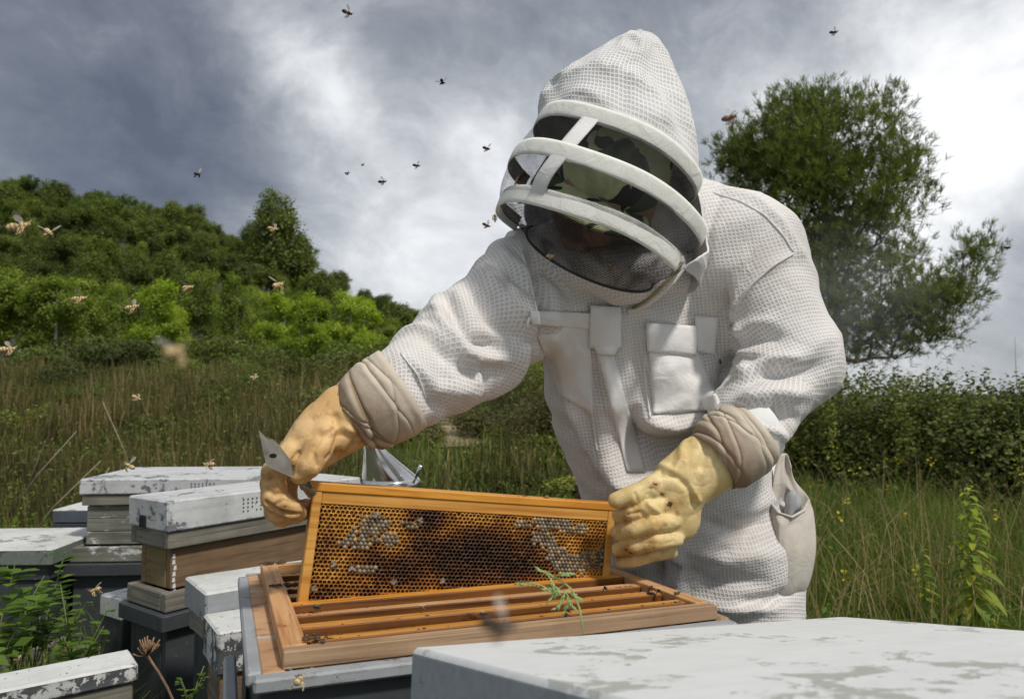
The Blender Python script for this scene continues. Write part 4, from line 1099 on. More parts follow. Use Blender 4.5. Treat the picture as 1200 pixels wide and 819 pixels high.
# low plank pile
Pp = PZ(80, 775, .14); pl = empty('plank_pallet', Pp, (0, 0, R(8)), 'pale planks lying on the ground below the rear stack', 'pallet')
for k in range(4): link('plank', bevbox('plank', (.42, .07, .02), M_oldwood, .002, .001), pl, (.2, .09 * k, -.02 + .002 * k))
for k in range(2): link('bearer', bevbox('bearer', (.30, .05, .10), M_oldwood, .003), pl, (.05 + .3 * k, .13, -.082), (0, 0, math.pi / 2))
# dark red post
rp = PZ(688, 600, .70); M_red = paint('dark_red_paint', (.13, .018, .014), (.06, .03, .02), .36, speck=(.1, .05, .04))
rq = P(685.5, 590, 2.2); ro = empty('red_post', (rq.x, rq.y, 0), (0, 0, R(8)), 'dark red wooden post with flat cap behind the hip of the beekeeper', 'post')
link('shaft', bevbox('shaft', (.042, .042, .70), M_red, .003), ro, (0, 0, .345)); link('cap', bevbox('cap', (.054, .054, .022), M_red, .003), ro, (0, 0, .712))

# ---------------------------------------------------------------- smoker on the long lid behind
def smoker():
    base = P(458, 560, 1.62); tip = P(436, 520, 1.58); M_tin, t, b = material('smoker_tin')
    v = objvec(t); n = t.noise(v, 14, 6, .65); b.inputs['Metallic'].default_value = 1
    t.l.new(t.mix(t.ramp(n, [(.4, 0.0), (.62, 1.0)]), (.82, .80, .77), (.62, .60, .57)), b.inputs['Base Color']); b.inputs['Roughness'].default_value = .17
    c = base.copy(); stand = min(.744, c.z - .10)
    o = empty('bee_smoker', (c.x, c.y, .0), (0, 0, 0), 'shiny tin bee smoker with cone shaped spout standing behind the lifted comb', 'smoker')
    zb = c.z
    rr = 34 * 1.62 / F
    link('can', mesh('can', *lathe([(rr * .94, .42), (rr * .96, .43), (rr * .96, zb - .02), (rr * .9, zb - .012)], 40), M_tin, True), o)
    link('lid_rim', mesh('lid_rim', *lathe([(rr * .985, zb - .024), (rr * 1.03, zb - .022), (rr * 1.03, zb - .006), (rr * .97, zb)], 40), M_tin, True), o)
    # oblique cone
    V = []; Q = []; n_ = 40; off = tip - base; prof = [(0, rr * .97), (.12, rr * .90), (.5, rr * .62), (.8, rr * .40), (1.0, rr * .30)]
    for f, r_ in prof:
        for k in range(n_):
            a = 2 * math.pi * k / n_; V.append((off.x * f + r_ * math.cos(a), off.y * f + r_ * math.sin(a), zb + off.z * f + (1 - f) * 0 - .12 * r_ * math.cos(a) * f))
    for i in range(len(prof) - 1):
        for k in range(n_): a = i * n_ + k; b_ = i * n_ + (k + 1) % n_; Q.append((a, b_, b_ + n_, a + n_))
    link('spout_cone', mesh('spout', V, Q, M_tin, True), o)
    h = [P(484, 566, 1.56), P(489, 556, 1.56), P(493, 545, 1.56)]
    hv, hf = tube([q - Vector((c.x, c.y, 0)) for q in h], [.0035, .0035, .005], 8); link('lid_tab', mesh('tab', hv, hf, M_tin, True), o)
    bl = plain('bellows_leather', (.10, .05, .03), .7)
    link('bellows', bevbox('bellows', (.05, .12, .17), bl, .01), o, (.02, rr + .06, zb - .12))
    st = empty('hive_stand_box', (c.x, c.y + .04, 0), (0, 0, R(20)), 'grey box under the smoker hidden behind the open hive', 'box')
    link('box_body', bevbox('bb', (.34, .34, .42), M_darkgrey, .004), st, (0, 0, .208))
smoker()

# ---------------------------------------------------------------- small plants near the hives
def seedhead():
    b = P(215, 860, 1.25); t = P(172, 768, 1.22); o = empty('dried_flower', b, label='dried brown flower head on a bare stalk beside the front left hive', cat='dried flower'); L = t - b
    M_db = plain('dry_brown_plant', (.24, .15, .09), .9, var=.4)
    link('stalk', mesh('stalk', *tube([L * f + Vector((.01 * math.sin(f * 3), 0, 0)) for f in np.linspace(0, 1, 6)], [.0022] * 6, 6), M_db, True), o)
    parts = []
    for k in range(46):
        a = random.uniform(0, 6.28); e = random.uniform(.1, 1.4); d = Vector((math.cos(a) * math.sin(e), math.sin(a) * math.sin(e), math.cos(e))); l = random.uniform(.016, .028)
        parts.append(tube([L + d * .001, L + d * l * .6, L + d * l + Vector((0, 0, .004))], [.0007, .0007, .0014], 4))
    link('flower_head', mesh('head', *join(parts), M_db, True), o)
seedhead()
def sprig(px, py0, py1, d, label, n=26, ls=.03):
    o = tall_weed(px, py0, py1, d, label, n, ls, name='green_weed', spread=1.2)
bz = P(212, 830, 1.35)
def low_weed(px, py, d, h, label, n=24, z=None):
    b = P(px, py, d); o = empty('green_weed', b, label=label, cat='weed'); V = []; Q = []; T = []; parts = []
    for k in range(5):
        a = random.uniform(0, 6.28); tip = Vector((math.cos(a) * h * .35, math.sin(a) * h * .35, h * random.uniform(.6, 1))); parts.append(tube([(0, 0, 0), tip * .5 + Vector((0, 0, .01)), tip], [.002, .0015, .001], 5))
        for q in range(n // 5 + 3):
            f = .25 + .75 * random.random(); p = tip * f; a2 = random.uniform(0, 6.28); s = h * .16 * random.uniform(.6, 1.2)
            dr = Vector((math.cos(a2), math.sin(a2), .4)); sd_ = Vector((-math.sin(a2), math.cos(a2), 0)) * s * .3; o_ = len(V)
            for q_, w_ in ((0, .1), (.35, 1), (.7, .8), (1, .05)):
                c = p + dr * s * q_ - Vector((0, 0, s * .3 * q_ * q_)); V += [c - sd_ * w_, c + sd_ * w_]
            for r_ in range(3): i_ = o_ + 2 * r_; Q.append((i_, i_ + 1, i_ + 3, i_ + 2))
            T += [min(1, max(0, random.gauss(.4, .15)))] * 8
    link('stem', mesh('st', *join(parts), M_stem, True), o); link('leaf', mesh('lf', V, Q, M_weed, True, attrs={'tint': T}), o)['kind'] = 'stuff'
low_weed(222, 835, 1.30, .075, 'small fresh green weed growing between the dried flower and the streaked box')
low_weed(20, 790, 1.8, .16, 'leafy green weed in the grass at the left edge', 40)
low_weed(75, 760, 1.9, .14, 'leafy weed in front of the dark grey box of the rear stack', 40)
low_weed(-15, 800, 1.75, .34, 'tallest leafy weed in front of the low hive at the left edge', 70)
low_weed(38, 790, 1.85, .30, 'bushy green weed in front of the low hive, right of the tallest one', 70)
low_weed(88, 800, 1.7, .22, 'green weed before the dark gap between low hive and rear stack', 50)
# grass seed head in front of the open hive
def grass_head():
    d = .66; b = P(684, 742, d); o = empty('grass_seed_head', b, label='pale green grass seed head leaning in front of the open hive frames', cat='grass stem')
    L = [P(684, 742, d), P(679, 712, d), P(670, 690, d), P(655, 678, d), P(636, 670, d)]
    m = plain('grass_head_green', (.30, .40, .14), .6, var=.25)
    st = [p - b for p in L]; V, Q = tube(st, [.0010, .0009, .0008, .0007, .0005], 5)
    link('stalk', mesh('stalk', V, Q, m, True), o); parts = []
    for (ax, ay, bx, by) in [(655, 680, 632, 668), (662, 684, 645, 702), (668, 688, 650, 715), (672, 694, 662, 716), (650, 676, 668, 672), (648, 690, 604, 682), (640, 672, 652, 690), (663, 694, 678, 700), (660, 690, 672, 712), (655, 698, 640, 690)]:
        a, c = P(ax, ay, d) - b, P(bx, by, d + random.uniform(-.01, .01)) - b
        parts.append(tube([a, a.lerp(c, .5) + Vector((0, 0, .002)), c], [.0006, .0005, .0004], 4))
        for k in range(6):
            p = a.lerp(c, .35 + .65 * k / 6); q = p + (c - a).normalized() * .006 + Vector((random.uniform(-.003, .003), 0, random.uniform(-.003, .003)))
            parts.append(tube([p, p.lerp(q, .4), q], [.0003, .0011, .0002], 5))
    link('spikelet', mesh('sp', *join(parts), m, True), o)['kind'] = 'stuff'
grass_head()
# ================================================================== the beekeeper
def V3(v): return np.array(v, float)
def suit_material(name, grid=True, col=(.765, .74, .715), col2=(.55, .53, .52), cell=.0060, dirt=.40):
    m, t, b = material(name); v = t.node('ShaderNodeTexCoord').outputs['Object']
    wr = t.noise(v, 24, 4, .55, 1.4); dn = t.noise(v, 7, 6, .62)
    if grid:
        uv = t.node('ShaderNodeUVMap').outputs[0]
        wob = t.vmath('MULTIPLY', t.vmath('SUBTRACT', t.noise(v, 30, 2, .5, out='Color'), (.5, .5, .5)), (.0035, .0035, 0))
        q = t.vmath('ADD', t.vmath('MULTIPLY', t.vmath('ADD', uv, wob), (1 / cell, 1 / cell, 0)), (200.0, 200.0, 0))
        fr = t.vmath('FRACTION', q); s = t.node('ShaderNodeSeparateXYZ'); t.l.new(fr, s.inputs[0])
        ax = t.math('ABSOLUTE', t.math('SUBTRACT', s.outputs[0], .5)); ay = t.math('ABSOLUTE', t.math('SUBTRACT', s.outputs[1], .5))
        e = t.math('MAXIMUM', ax, ay); line = t.mapr(e, .24, .40, 0.0, 1.0)
        # tiny perforation inside each square
        vis = t.ramp(t.noise(v, 9, 3, .5), [(.35, .35), (.6, 1.0)])
        f = t.math('SUBTRACT', 1.0, t.math('MULTIPLY', t.math('SUBTRACT', 1.0, line), vis))
        c = t.mix(f, col2, col); h = t.math('ADD', t.math('MULTIPLY', line, .16), t.math('MULTIPLY', wr, 1.0)); dist = .0040
    else:
        c = t.mix(t.ramp(wr, [(.3, 0.0), (.7, 1.0)]), col, tuple(x * .93 for x in col))
        weave = t.noise(v, 420, 2, .5); h = t.math('ADD', t.math('MULTIPLY', wr, 1.0), t.math('MULTIPLY', weave, .12)); dist = .003
    c = t.mix(t.math('MULTIPLY', t.ramp(dn, [(.5, 0.0), (.72, 1.0)]), dirt), c, (.50, .45, .40))
    t.l.new(c, b.inputs['Base Color']); b.inputs['Roughness'].default_value = .9; b.inputs['Specular IOR Level'].default_value = .15
    b.inputs['Sheen Weight'].default_value = .15
    bump(t, b, h, dist, .8)
    return m
M_suit = suit_material('white_mesh_suit'); M_cloth = suit_material('white_smooth_cloth', False, (.82, .815, .80), dirt=.05)
M_tape = suit_material('white_veil_tape', False, (.85, .85, .79), dirt=.08)
M_hood = suit_material('white_mesh_hood', True, (.80, .795, .78), (.50, .50, .50), .0056, .08)
M_pocket = suit_material('soiled_pocket_cloth', False, (.60, .56, .49), dirt=.9)
M_dirtycloth = None

JT = {}
def body():
    # joints
    hipR = P(858, 655, 1.36); kneeR = Vector((hipR.x + .00, hipR.y - .06, .50)); ankR = Vector((hipR.x + .02, hipR.y + .04, .10))
    hipL = P(752, 650, 1.46); kneeL = Vector((hipL.x - .0, hipL.y + .02, .50)); ankL = Vector((hipL.x - .0, hipL.y + .06, .10))
    shA = P(634, 338, 1.225); elA = P(548, 405, 1.11); wrA = P(452, 472, .985)
    shB = P(868, 305, 1.25); elB = P(925, 420, 1.17); wrB = P(858, 523, 1.09)
    JT.update(shA=shA, elA=elA, wrA=wrA, shB=shB, elB=elB, wrB=wrB)
    Y = (0, 1, 0)
    f = Field((-.24, .86, -.0), (.66, 1.72, 1.62), .0055)
    f.chain([P(715, 352, 1.27), P(752, 455, 1.30), P(790, 545, 1.335), P(812, 625, 1.38)], [.135, .160, .160, .158], .03, (Y, .74))
    f.chain([P(800, 340, 1.29), P(820, 450, 1.32)], [.105, .11], .04, (Y, .8))
    f.chain([P(672, 322, 1.245), P(745, 292, 1.31), P(838, 296, 1.30)], [.085, .105, .105], .03)
    f.ell(P(790, 270, 1.38), (.13, .11, .09), k=.04)
    # collar cloth hanging under the veil
    f.ell(P(722, 322, 1.19), (.118, .100, .050), k=.022)
    f.ell(P(745, 262, 1.25), (.115, .10, .08), k=.03)
    f.chain([shA, elA, wrA], [.100, .0760, .045], .025)
    f.chain([shB, elB], [.108, .079], .03)
    f.chain([elB, wrB], [.079, .046], .018)
    f.chain([P(835, 640, 1.38), hipR, kneeR, ankR], [.150, .128, .090, .062], .02)
    f.chain([P(790, 640, 1.44), hipL, kneeL, ankL], [.12, .108, .085, .060], .012)
    # seat
    f.ell(P(850, 610, 1.46), (.15, .12, .14), k=.04)
    V, Q = f.mesh(); V = relax(V, Q, 4)
    # ---- limb segments for cloth direction
    segs = [(P(740, 300, 1.29), P(812, 640, 1.38), .16), (shA, elA, .085), (elA, wrA, .065), (shB, elB, .09), (elB, wrB, .065), (hipR, kneeR, .12), (kneeR, ankR, .08), (hipL, kneeL, .1), (kneeL, ankL, .07)]
    segs.append((P(680, 318, 1.26), P(838, 282, 1.33), .115))
    def classify(p):
        best = np.full(len(p), 1e9); k = np.zeros(len(p), int); T = np.zeros(len(p))
        for i, (a, b, r) in enumerate(segs):
            a, b = V3(a), V3(b); ba = b - a; t = np.clip(((p - a) @ ba) / (ba @ ba), 0, 1); d = np.linalg.norm(p - a - t[:, None] * ba, axis=1) / r
            if i == 0: d = d * .82
            m = d < best; best[m] = d[m]; k[m] = i; T[m] = t[m]
        return k, T
    kv, tv = classify(V)
    N = vnormals(V, Q); N = relax(N, Q, 6); N /= np.linalg.norm(N, axis=1, keepdims=True)
    px, py, dd = topx(V); front = np.clip(-N[:, 1] * 1.6 + .2, 0, 1)
    D = np.zeros(len(V))
    # general drape: ridged noise stretched along each limb's diagonal
    for i, (a, b, r) in enumerate(segs):
        a, b = V3(a), V3(b); ax = (b - a) / np.linalg.norm(b - a); m = kv == i; q = V[m] - a
        al = q @ ax; rad = q - al[:, None] * ax
        if i == 0: fr = (6, 3.2); amp = .0085
        elif i in (1, 2, 4): fr = (11, 6); amp = .0085
        elif i == 3: fr = (8, 5); amp = .006
        else: fr = (7, 4); amp = .007
        s = np.stack([al * fr[0] + rad[:, 2] * 5, rad[:, 0] * fr[1] + i * 3.7, rad[:, 1] * fr[1] + al * 2], 1)
        s += (fbm(q * 5, 2) * .9)[:, None]
        n1 = 1 - np.abs(vnoise(s) * 2 - 1) * 2; n2 = 1 - np.abs(vnoise(s * 2.1 + 9) * 2 - 1) * 2
        n3 = 1 - np.abs(vnoise(s * np.array([3.8, 1.9, 1.9]) + 4) * 2 - 1) * 2
        D[m] += 1.6 * amp * (n1 * .6 + n2 * .3 + n3 * .26)
    D += fbm(V * 9, 3) * .008
    # drawn folds, sculpted where the cloth gathers; widths in photo pixels
    def fold(pts, w, a, sharp=1.0, taper=True):
        nonlocal D
        pts = [np.array(p, float) for p in pts]; best = np.full(len(V), 1e9); tt = np.zeros(len(V)); L = sum(np.linalg.norm(q - p) for p, q in zip(pts[:-1], pts[1:])); acc = 0
        for p, q in zip(pts[:-1], pts[1:]):
            d_ = q - p; l2 = d_ @ d_; t = np.clip(((px - p[0]) * d_[0] + (py - p[1]) * d_[1]) / l2, 0, 1)
            ds = np.hypot(px - p[0] - t * d_[0], py - p[1] - t * d_[1]); m = ds < best; best[m] = ds[m]; tt[m] = (acc + t[m] * math.sqrt(l2)) / L; acc += math.sqrt(l2)
        g = np.exp(-(best / w) ** 2 * 1.0); 
        if taper: g = g * np.clip(np.sin(np.pi * np.clip(tt * .9 + .05, 0, 1)) * 1.6, 0, 1)
        D = D + 1.35 * a * g * front
    # belly overhang and the deep hollow under the pockets
    fold([(700, 470), (712, 520), (732, 552), (775, 562)], 9, .012); fold([(734, 500), (745, 520), (775, 530), (812, 524), (840, 508)], 13, -.040); fold([(700, 500), (708, 530), (735, 560), (790, 562)], 8, .012); fold([(750, 490), (790, 500), (838, 486)], 9, .018)
    fold([(745, 470), (740, 520), (752, 548)], 8, -.012); fold([(668, 470), (690, 520), (718, 548), (748, 560)], 7, .008); fold([(700, 555), (745, 575), (790, 560)], 8, -.008)
    # placket and front folds
    fold([(706, 410), (716, 470), (732, 515), (752, 545)], 9, .010); fold([(740, 370), (748, 430), (756, 480)], 10, -.008); fold([(650, 330), (652, 400), (668, 470), (684, 520)], 7, .006)
    fold([(622, 300), (634, 350), (638, 395), (642, 425)], 6, -.012); fold([(612, 290), (618, 340), (625, 380)], 8, .007)
    # image-left sleeve
    fold([(520, 345), (535, 378), (548, 400), (590, 408)], 8, -.014); fold([(512, 352), (522, 385), (545, 415), (600, 425)], 9, .010); fold([(545, 330), (570, 370), (605, 395), (630, 405)], 8, -.009)
    fold([(560, 310), (590, 355), (628, 385)], 8, .008); fold([(500, 400), (540, 435), (600, 430)], 8, -.007); fold([(470, 420), (510, 455), (560, 455)], 8, .006); fold([(480, 440), (500, 470), (530, 480)], 6, -.006)
    fold([(575, 300), (600, 330), (625, 350)], 5, -.007); fold([(590, 295), (610, 318), (630, 330)], 5, .006)
    # image-right sleeve
    fold([(848, 330), (846, 370), (858, 410), (850, 450)], 7, -.020); fold([(852, 372), (868, 392), (868, 430), (880, 450)], 7, .006)
    fold([(862, 462), (890, 440), (940, 438), (968, 425)], 8, -.012); fold([(860, 448), (895, 425), (940, 418)], 7, .010); fold([(862, 476), (900, 462), (945, 460)], 8, .011); fold([(864, 486), (905, 485), (935, 490)], 7, -.010)
    fold([(870, 498), (900, 505), (925, 512)], 7, .009); fold([(862, 410), (880, 400), (920, 395)], 7, -.008); fold([(855, 395), (880, 380), (910, 376)], 6, .007); fold([(905, 470), (918, 500), (915, 530)], 6, -.008)
    # shoulder seams
    fold([(835, 222), (880, 235), (912, 262), (938, 300)], 4, .004, taper=False); fold([(928, 298), (895, 320), (868, 350), (852, 380)], 4, .006); fold([(845, 232), (832, 262), (828, 320), (842, 380)], 5, -.006)
    # collar
    fold([(640, 315), (670, 345), (720, 360), (770, 350), (812, 310)], 6, -.012, taper=False); fold([(690, 360), (740, 352), (790, 330)], 7, .006)
    # trousers
    fold([(785, 640), (800, 655), (795, 680), (805, 700)], 6, .010); fold([(765, 628), (775, 650), (770, 690)], 7, -.020); fold([(790, 662), (840, 680), (900, 680)], 8, -.007); fold([(800, 640), (850, 655), (905, 650)], 9, .006); fold([(860, 705), (900, 700), (930, 690)], 6, -.008)
    fold([(850, 600), (890, 590), (920, 570)], 8, .006); fold([(820, 610), (860, 622), (900, 612)], 7, -.006); fold([(720, 610), (745, 640), (760, 655)], 6, -.008); fold([(800, 695), (850, 712), (910, 712)], 7, .008)
    V = V + N * D[:, None]; V = relax(V, Q, 1, .35)
    # ---- cloth coordinates
    fc = V[Q].mean(1); kf, _ = classify(fc); uv = np.zeros((len(Q), 4, 2))
    for i, (a, b, r) in enumerate(segs):
        a, b = V3(a), V3(b); ax = (b - a) / np.linalg.norm(b - a); ref = np.array([0, -1.0, 0]); e1 = ref - (ref @ ax) * ax; e1 /= np.linalg.norm(e1); e2 = np.cross(ax, e1)
        m = kf == i; q = V[Q[m]] - a; al = q @ ax; x1 = q @ e1; x2 = q @ e2; ang = np.arctan2(x2, x1); c = np.arctan2(x2.mean(1), x1.mean(1))[:, None]
        ang = c + (ang - c + np.pi) % (2 * np.pi) - np.pi
        rr = r * (1.0 if i else 1.12)
        uv[m, :, 0] = ang * rr; uv[m, :, 1] = al
    fN = np.cross(V[Q[:, 2]] - V[Q[:, 0]], V[Q[:, 3]] - V[Q[:, 1]]); fN /= np.maximum(np.linalg.norm(fN, axis=1, keepdims=True), 1e-12)
    m = np.isin(kf, [0, len(segs) - 1]) & (-fN[:, 1] * .95 + fN[:, 2] * .3 > .30)
    q = V[Q[m]]; tl_ = math.radians(-9); X_ = q[..., 0]; Z_ = q[..., 2] * 1.03 - q[..., 1] * .3
    uv[m, :, 0] = X_ * math.cos(tl_) - Z_ * math.sin(tl_); uv[m, :, 1] = X_ * math.sin(tl_) + Z_ * math.cos(tl_)
    if True:
        m = np.isin(kf, [1, 2]); u_ = uv[m].copy(); ca, sa = math.cos(R(38)), math.sin(R(38)); uv[m, :, 0] = ca * u_[..., 0] - sa * u_[..., 1]; uv[m, :, 1] = sa * u_[..., 0] + ca * u_[..., 1]
    me = mesh('person', V, Q, M_suit, True, uv=uv.reshape(-1, 2))
    o = link('person', me); tag(o, 'beekeeper in white mesh suit and veiled hood bending over the open hive, holding a comb', 'person')
    return o, V, Q
PERSON, BV, BQ = body()
print('body', len(BV))
BVH = BVHTree.FromPolygons([Vector(v) for v in BV], [tuple(map(int, q)) for q in BQ])
def surf(px, py, default=None):
    r = BVH.ray_cast(Vector((0, 0, CAMZ)), pxdir(px, py)); return r[0]
def patch(name, corners, mat, nu=14, nv=14, off=.003, th=.003, bulge=0.0, wrinkle=.003, uvs=False, edge=.5, parent=None, smoothn=2):
    """cloth panel sewn on the suit: corners TL,TR,BR,BL in photo pixels, laid on the body surface"""
    c = [np.array(q, float) for q in corners]; T = np.zeros((nv + 1, nu + 1, 3)); dep = np.full((nv + 1, nu + 1), np.nan); D_ = {}
    for j in range(nv + 1):
        for i in range(nu + 1):
            u, v = i / nu, j / nv; q = (c[0] * (1 - u) + c[1] * u) * (1 - v) + (c[3] * (1 - u) + c[2] * u) * v
            h = surf(*q); D_[i, j] = q
            if h is not None: dep[j, i] = (h - Vector((0, 0, CAMZ))).length
    med = np.nanmedian(dep); dep = np.where(np.isnan(dep), med, dep); dep = np.clip(dep, med - .07, med + .07)
    for _ in range(smoothn):
        p_ = np.pad(dep, 1, mode='edge'); dep = np.minimum(dep, (p_[:-2, 1:-1] + p_[2:, 1:-1] + p_[1:-1, :-2] + p_[1:-1, 2:] + dep * 2) / 6)
    V = []; sd_ = random.random() * 50
    for j in range(nv + 1):
        for i in range(nu + 1):
            u, v = i / nu, j / nv; q = D_[i, j]; e = min(1, 4 * min(u, 1 - u, v, 1 - v) + .0)
            w = float(fbm(np.array([[u * 3 + sd_, v * 4, .5]]), 3)[0])
            o = off + bulge * math.sin(math.pi * u) * math.sin(math.pi * v) + wrinkle * 2 * w * e
            V.append(Vector((0, 0, CAMZ)) + pxdir(*q) * (dep[j, i] - o))
    nf = len(V)
    B = [v + pxdir(*D_[k % (nu + 1), k // (nu + 1)]) * (th + .004) for k, v in enumerate(V)]
    Q = []
    for j in range(nv):
        for i in range(nu):
            a = j * (nu + 1) + i; Q.append((a + nu + 1, a + nu + 2, a + 1, a))
    ring = [i for i in range(nu + 1)] + [(j + 1) * (nu + 1) - 1 for j in range(1, nv + 1)] + [nv * (nu + 1) + i for i in range(nu - 1, -1, -1)] + [j * (nu + 1) for j in range(nv - 1, 0, -1)]
    for a, b in zip(ring, ring[1:] + ring[:1]): Q.append((a, b, b + nf, a + nf))
    me = mesh(name, V + B, Q, mat, True)
    o = link(name, me, parent or PERSON); o.matrix_parent_inverse = Matrix(); return o
# chest pockets, placket, zip covers
patch('chest_pocket', [(623, 376), (692, 379), (694, 486), (655, 462)], M_cloth, 16, 18, .004, .003, .010, .009)
patch('pocket_flap', [(621, 364), (692, 367), (691, 386), (622, 380)], M_cloth, 16, 6, .009, .003, .002, .004)
patch('chest_pocket', [(760, 410), (818, 412), (847, 480), (765, 485)], M_cloth, 18, 18, .004, .003, .012, .009)
patch('pocket_flap', [(757, 378), (818, 382), (816, 417), (758, 412)], M_cloth, 14, 8, .010, .003, .004, .004)
patch('side_flap', [(814, 370), (842, 372), (838, 415), (817, 412)], M_cloth, 8, 10, .006, .003, .002, .001)
patch('placket', [(697, 405), (716, 405), (757, 553), (735, 553)], M_cloth, 6, 26, .003, .003, .003, .005)
patch('zip_flap', [(692, 358), (728, 360), (728, 408), (690, 408)], M_cloth, 12, 14, .012, .003, .004, .002)
patch('zip_flap_tip', [(694, 404), (727, 404), (720, 417), (700, 415)], M_cloth, 8, 5, .012, .003, .002, .001)

# hip pocket hanging open at the side
def grid_cloth(name, rows, mat, parent, n=44, m=44, th=.003, wr=.010, seed=1):
    """rows of (px,py,depth) control points -> smooth thin cloth with soft folds"""
    A = np.array([[tuple(P(*q)) for q in r] for r in rows]); nr, nc = A.shape[:2]
    def cr(pts, t):
        k = len(pts) - 1; t = min(max(t, 0), k - 1e-6); i = int(t); f = t - i; p1, p2 = pts[i], pts[i + 1]; p0 = pts[i - 1] if i else 2 * p1 - p2; p3 = pts[i + 2] if i + 2 <= k else 2 * p2 - p1
        return .5 * (2 * p1 + (p2 - p0) * f + (2 * p0 - 5 * p1 + 4 * p2 - p3) * f * f + (3 * p1 - p0 - 3 * p2 + p3) * f ** 3)
    def fn(u, v):
        p = cr(np.array([cr(r, u * (nc - 1)) for r in A]), v * (nr - 1)); e = min(1, 5 * v + .25) * min(1, 5 * (1 - v) + .3)
        q = np.array([[u * 3.6 + v * .9 + seed, v * 1.1, 2.0]]); rg = 1 - 2 * abs(float(vnoise(q)[0]) * 2 - 1)
        return Vector(p) + Vector((0, -1, 0)) * (wr * rg * e + wr * .8 * float(fbm(q * 2.5, 2)[0]))
    return sheet(fn, np.linspace(0, 1, n)[::-1], np.linspace(0, 1, m), name, mat, parent, th)
def hip_pocket():
    o = grid_cloth('hip_pocket', [[(903, 588, 1.27), (912, 601, 1.253), (928, 606, 1.25), (942, 598, 1.272), (948, 586, 1.32)], [(902, 612, 1.268), (911, 620, 1.248), (930, 624, 1.242), (948, 616, 1.27), (954, 606, 1.335)],
        [(901, 650, 1.265), (911, 652, 1.245), (932, 654, 1.238), (951, 648, 1.27), (957, 640, 1.34)], [(899, 690, 1.265), (908, 694, 1.248), (928, 692, 1.248), (946, 684, 1.285), (951, 676, 1.345)], [(899, 704, 1.27), (908, 709, 1.262), (920, 708, 1.29), (936, 698, 1.325), (944, 688, 1.37)]], M_pocket, PERSON)
    o['label'] = 'sagging soiled tool pocket at the hip'
    grid_cloth('pocket_back', [[(914, 532, 1.30), (918, 531, 1.305), (922, 532, 1.315)], [(908, 560, 1.285), (918, 562, 1.30), (929, 560, 1.33)], [(903, 590, 1.28), (924, 585, 1.32), (948, 584, 1.345)], [(903, 612, 1.285), (926, 612, 1.325), (950, 606, 1.36)]], M_pocket, o, 20, 24, seed=5)
    v, q = tube([P(903, 588, 1.268), P(912, 601, 1.251), P(928, 606, 1.247), P(942, 598, 1.270), P(948, 586, 1.318)], .0026, 8); link('pocket_hem', mesh('hem', v, q, M_pocket, True), o)
    grid_cloth('rag', [[(920, 580, 1.285), (928, 574, 1.28), (937, 580, 1.30)], [(918, 598, 1.28), (928, 598, 1.27), (940, 596, 1.295)], [(920, 612, 1.275), (928, 614, 1.27), (938, 610, 1.295)]], plain('pale_blue_rag', (.34, .35, .36), .8), o, 12, 12, seed=9)

# ---------------------------------------------------------------- hood, veil, head
HT = R(25); TF = R(-17); DC = 1.12
RINGS = [  # photo centre, radius px, ring tilt, depth
    ((722, 186), 100, 25, DC + .03), ((709, 237), 121, 25, DC), ((690, 280), 113, 22, DC - .005), ((690, 300), 78, 20, DC + .01, .058)]
def ringpt(R_, th, dr=0.0):
    (cx, cy), rp, tl, d = R_[:4]; dp = R_[4] if len(R_) > 4 else 0; C = P(cx, cy, d); a = R(tl); e1 = Vector((math.cos(a), 0, -math.sin(a))); r = rp * d / F + dr
    return C + e1 * (r * math.sin(th)) - Vector((0, 1, 0)) * (r * math.cos(th)) - Vector((0, 0, dp * math.cos(th)))
def lerpR(A, B, t):
    return ((A[0][0] + (B[0][0] - A[0][0]) * t, A[0][1] + (B[0][1] - A[0][1]) * t), A[1] + (B[1] - A[1]) * t, A[2] + (B[2] - A[2]) * t, A[3] + (B[3] - A[3]) * t)
def cat(Rs, t):   # Catmull-Rom through ring list
    n = len(Rs) - 1; t = min(max(t, 0), n - 1e-6); i = int(t); f = t - i
    g = lambda k: np.array([Rs[k][0][0], Rs[k][0][1], Rs[k][1], Rs[k][2], Rs[k][3], Rs[k][4] if len(Rs[k]) > 4 else 0]) if 0 <= k <= n else None
    p1, p2 = g(i), g(i + 1); p0 = g(i - 1); p3 = g(i + 2)
    if p0 is None: p0 = 2 * p1 - p2
    if p3 is None: p3 = 2 * p2 - p1
    q = .5 * (2 * p1 + (p2 - p0) * f + (2 * p0 - 5 * p1 + 4 * p2 - p3) * f * f + (3 * p1 - p0 - 3 * p2 + p3) * f ** 3)
    return ((q[0], q[1]), q[2], q[3], q[4], q[5])
TOP = [((722, 186), 102, 25, DC + .03), ((724, 150), 93, 20, DC + .035), ((727, 118), 78, 15, DC + .04), ((735, 88), 56, 10, DC + .045), ((742, 64), 36, 6, DC + .05), ((747, 46), 18, 4, DC + .055), ((748, 37), 3, 2, DC + .06)]
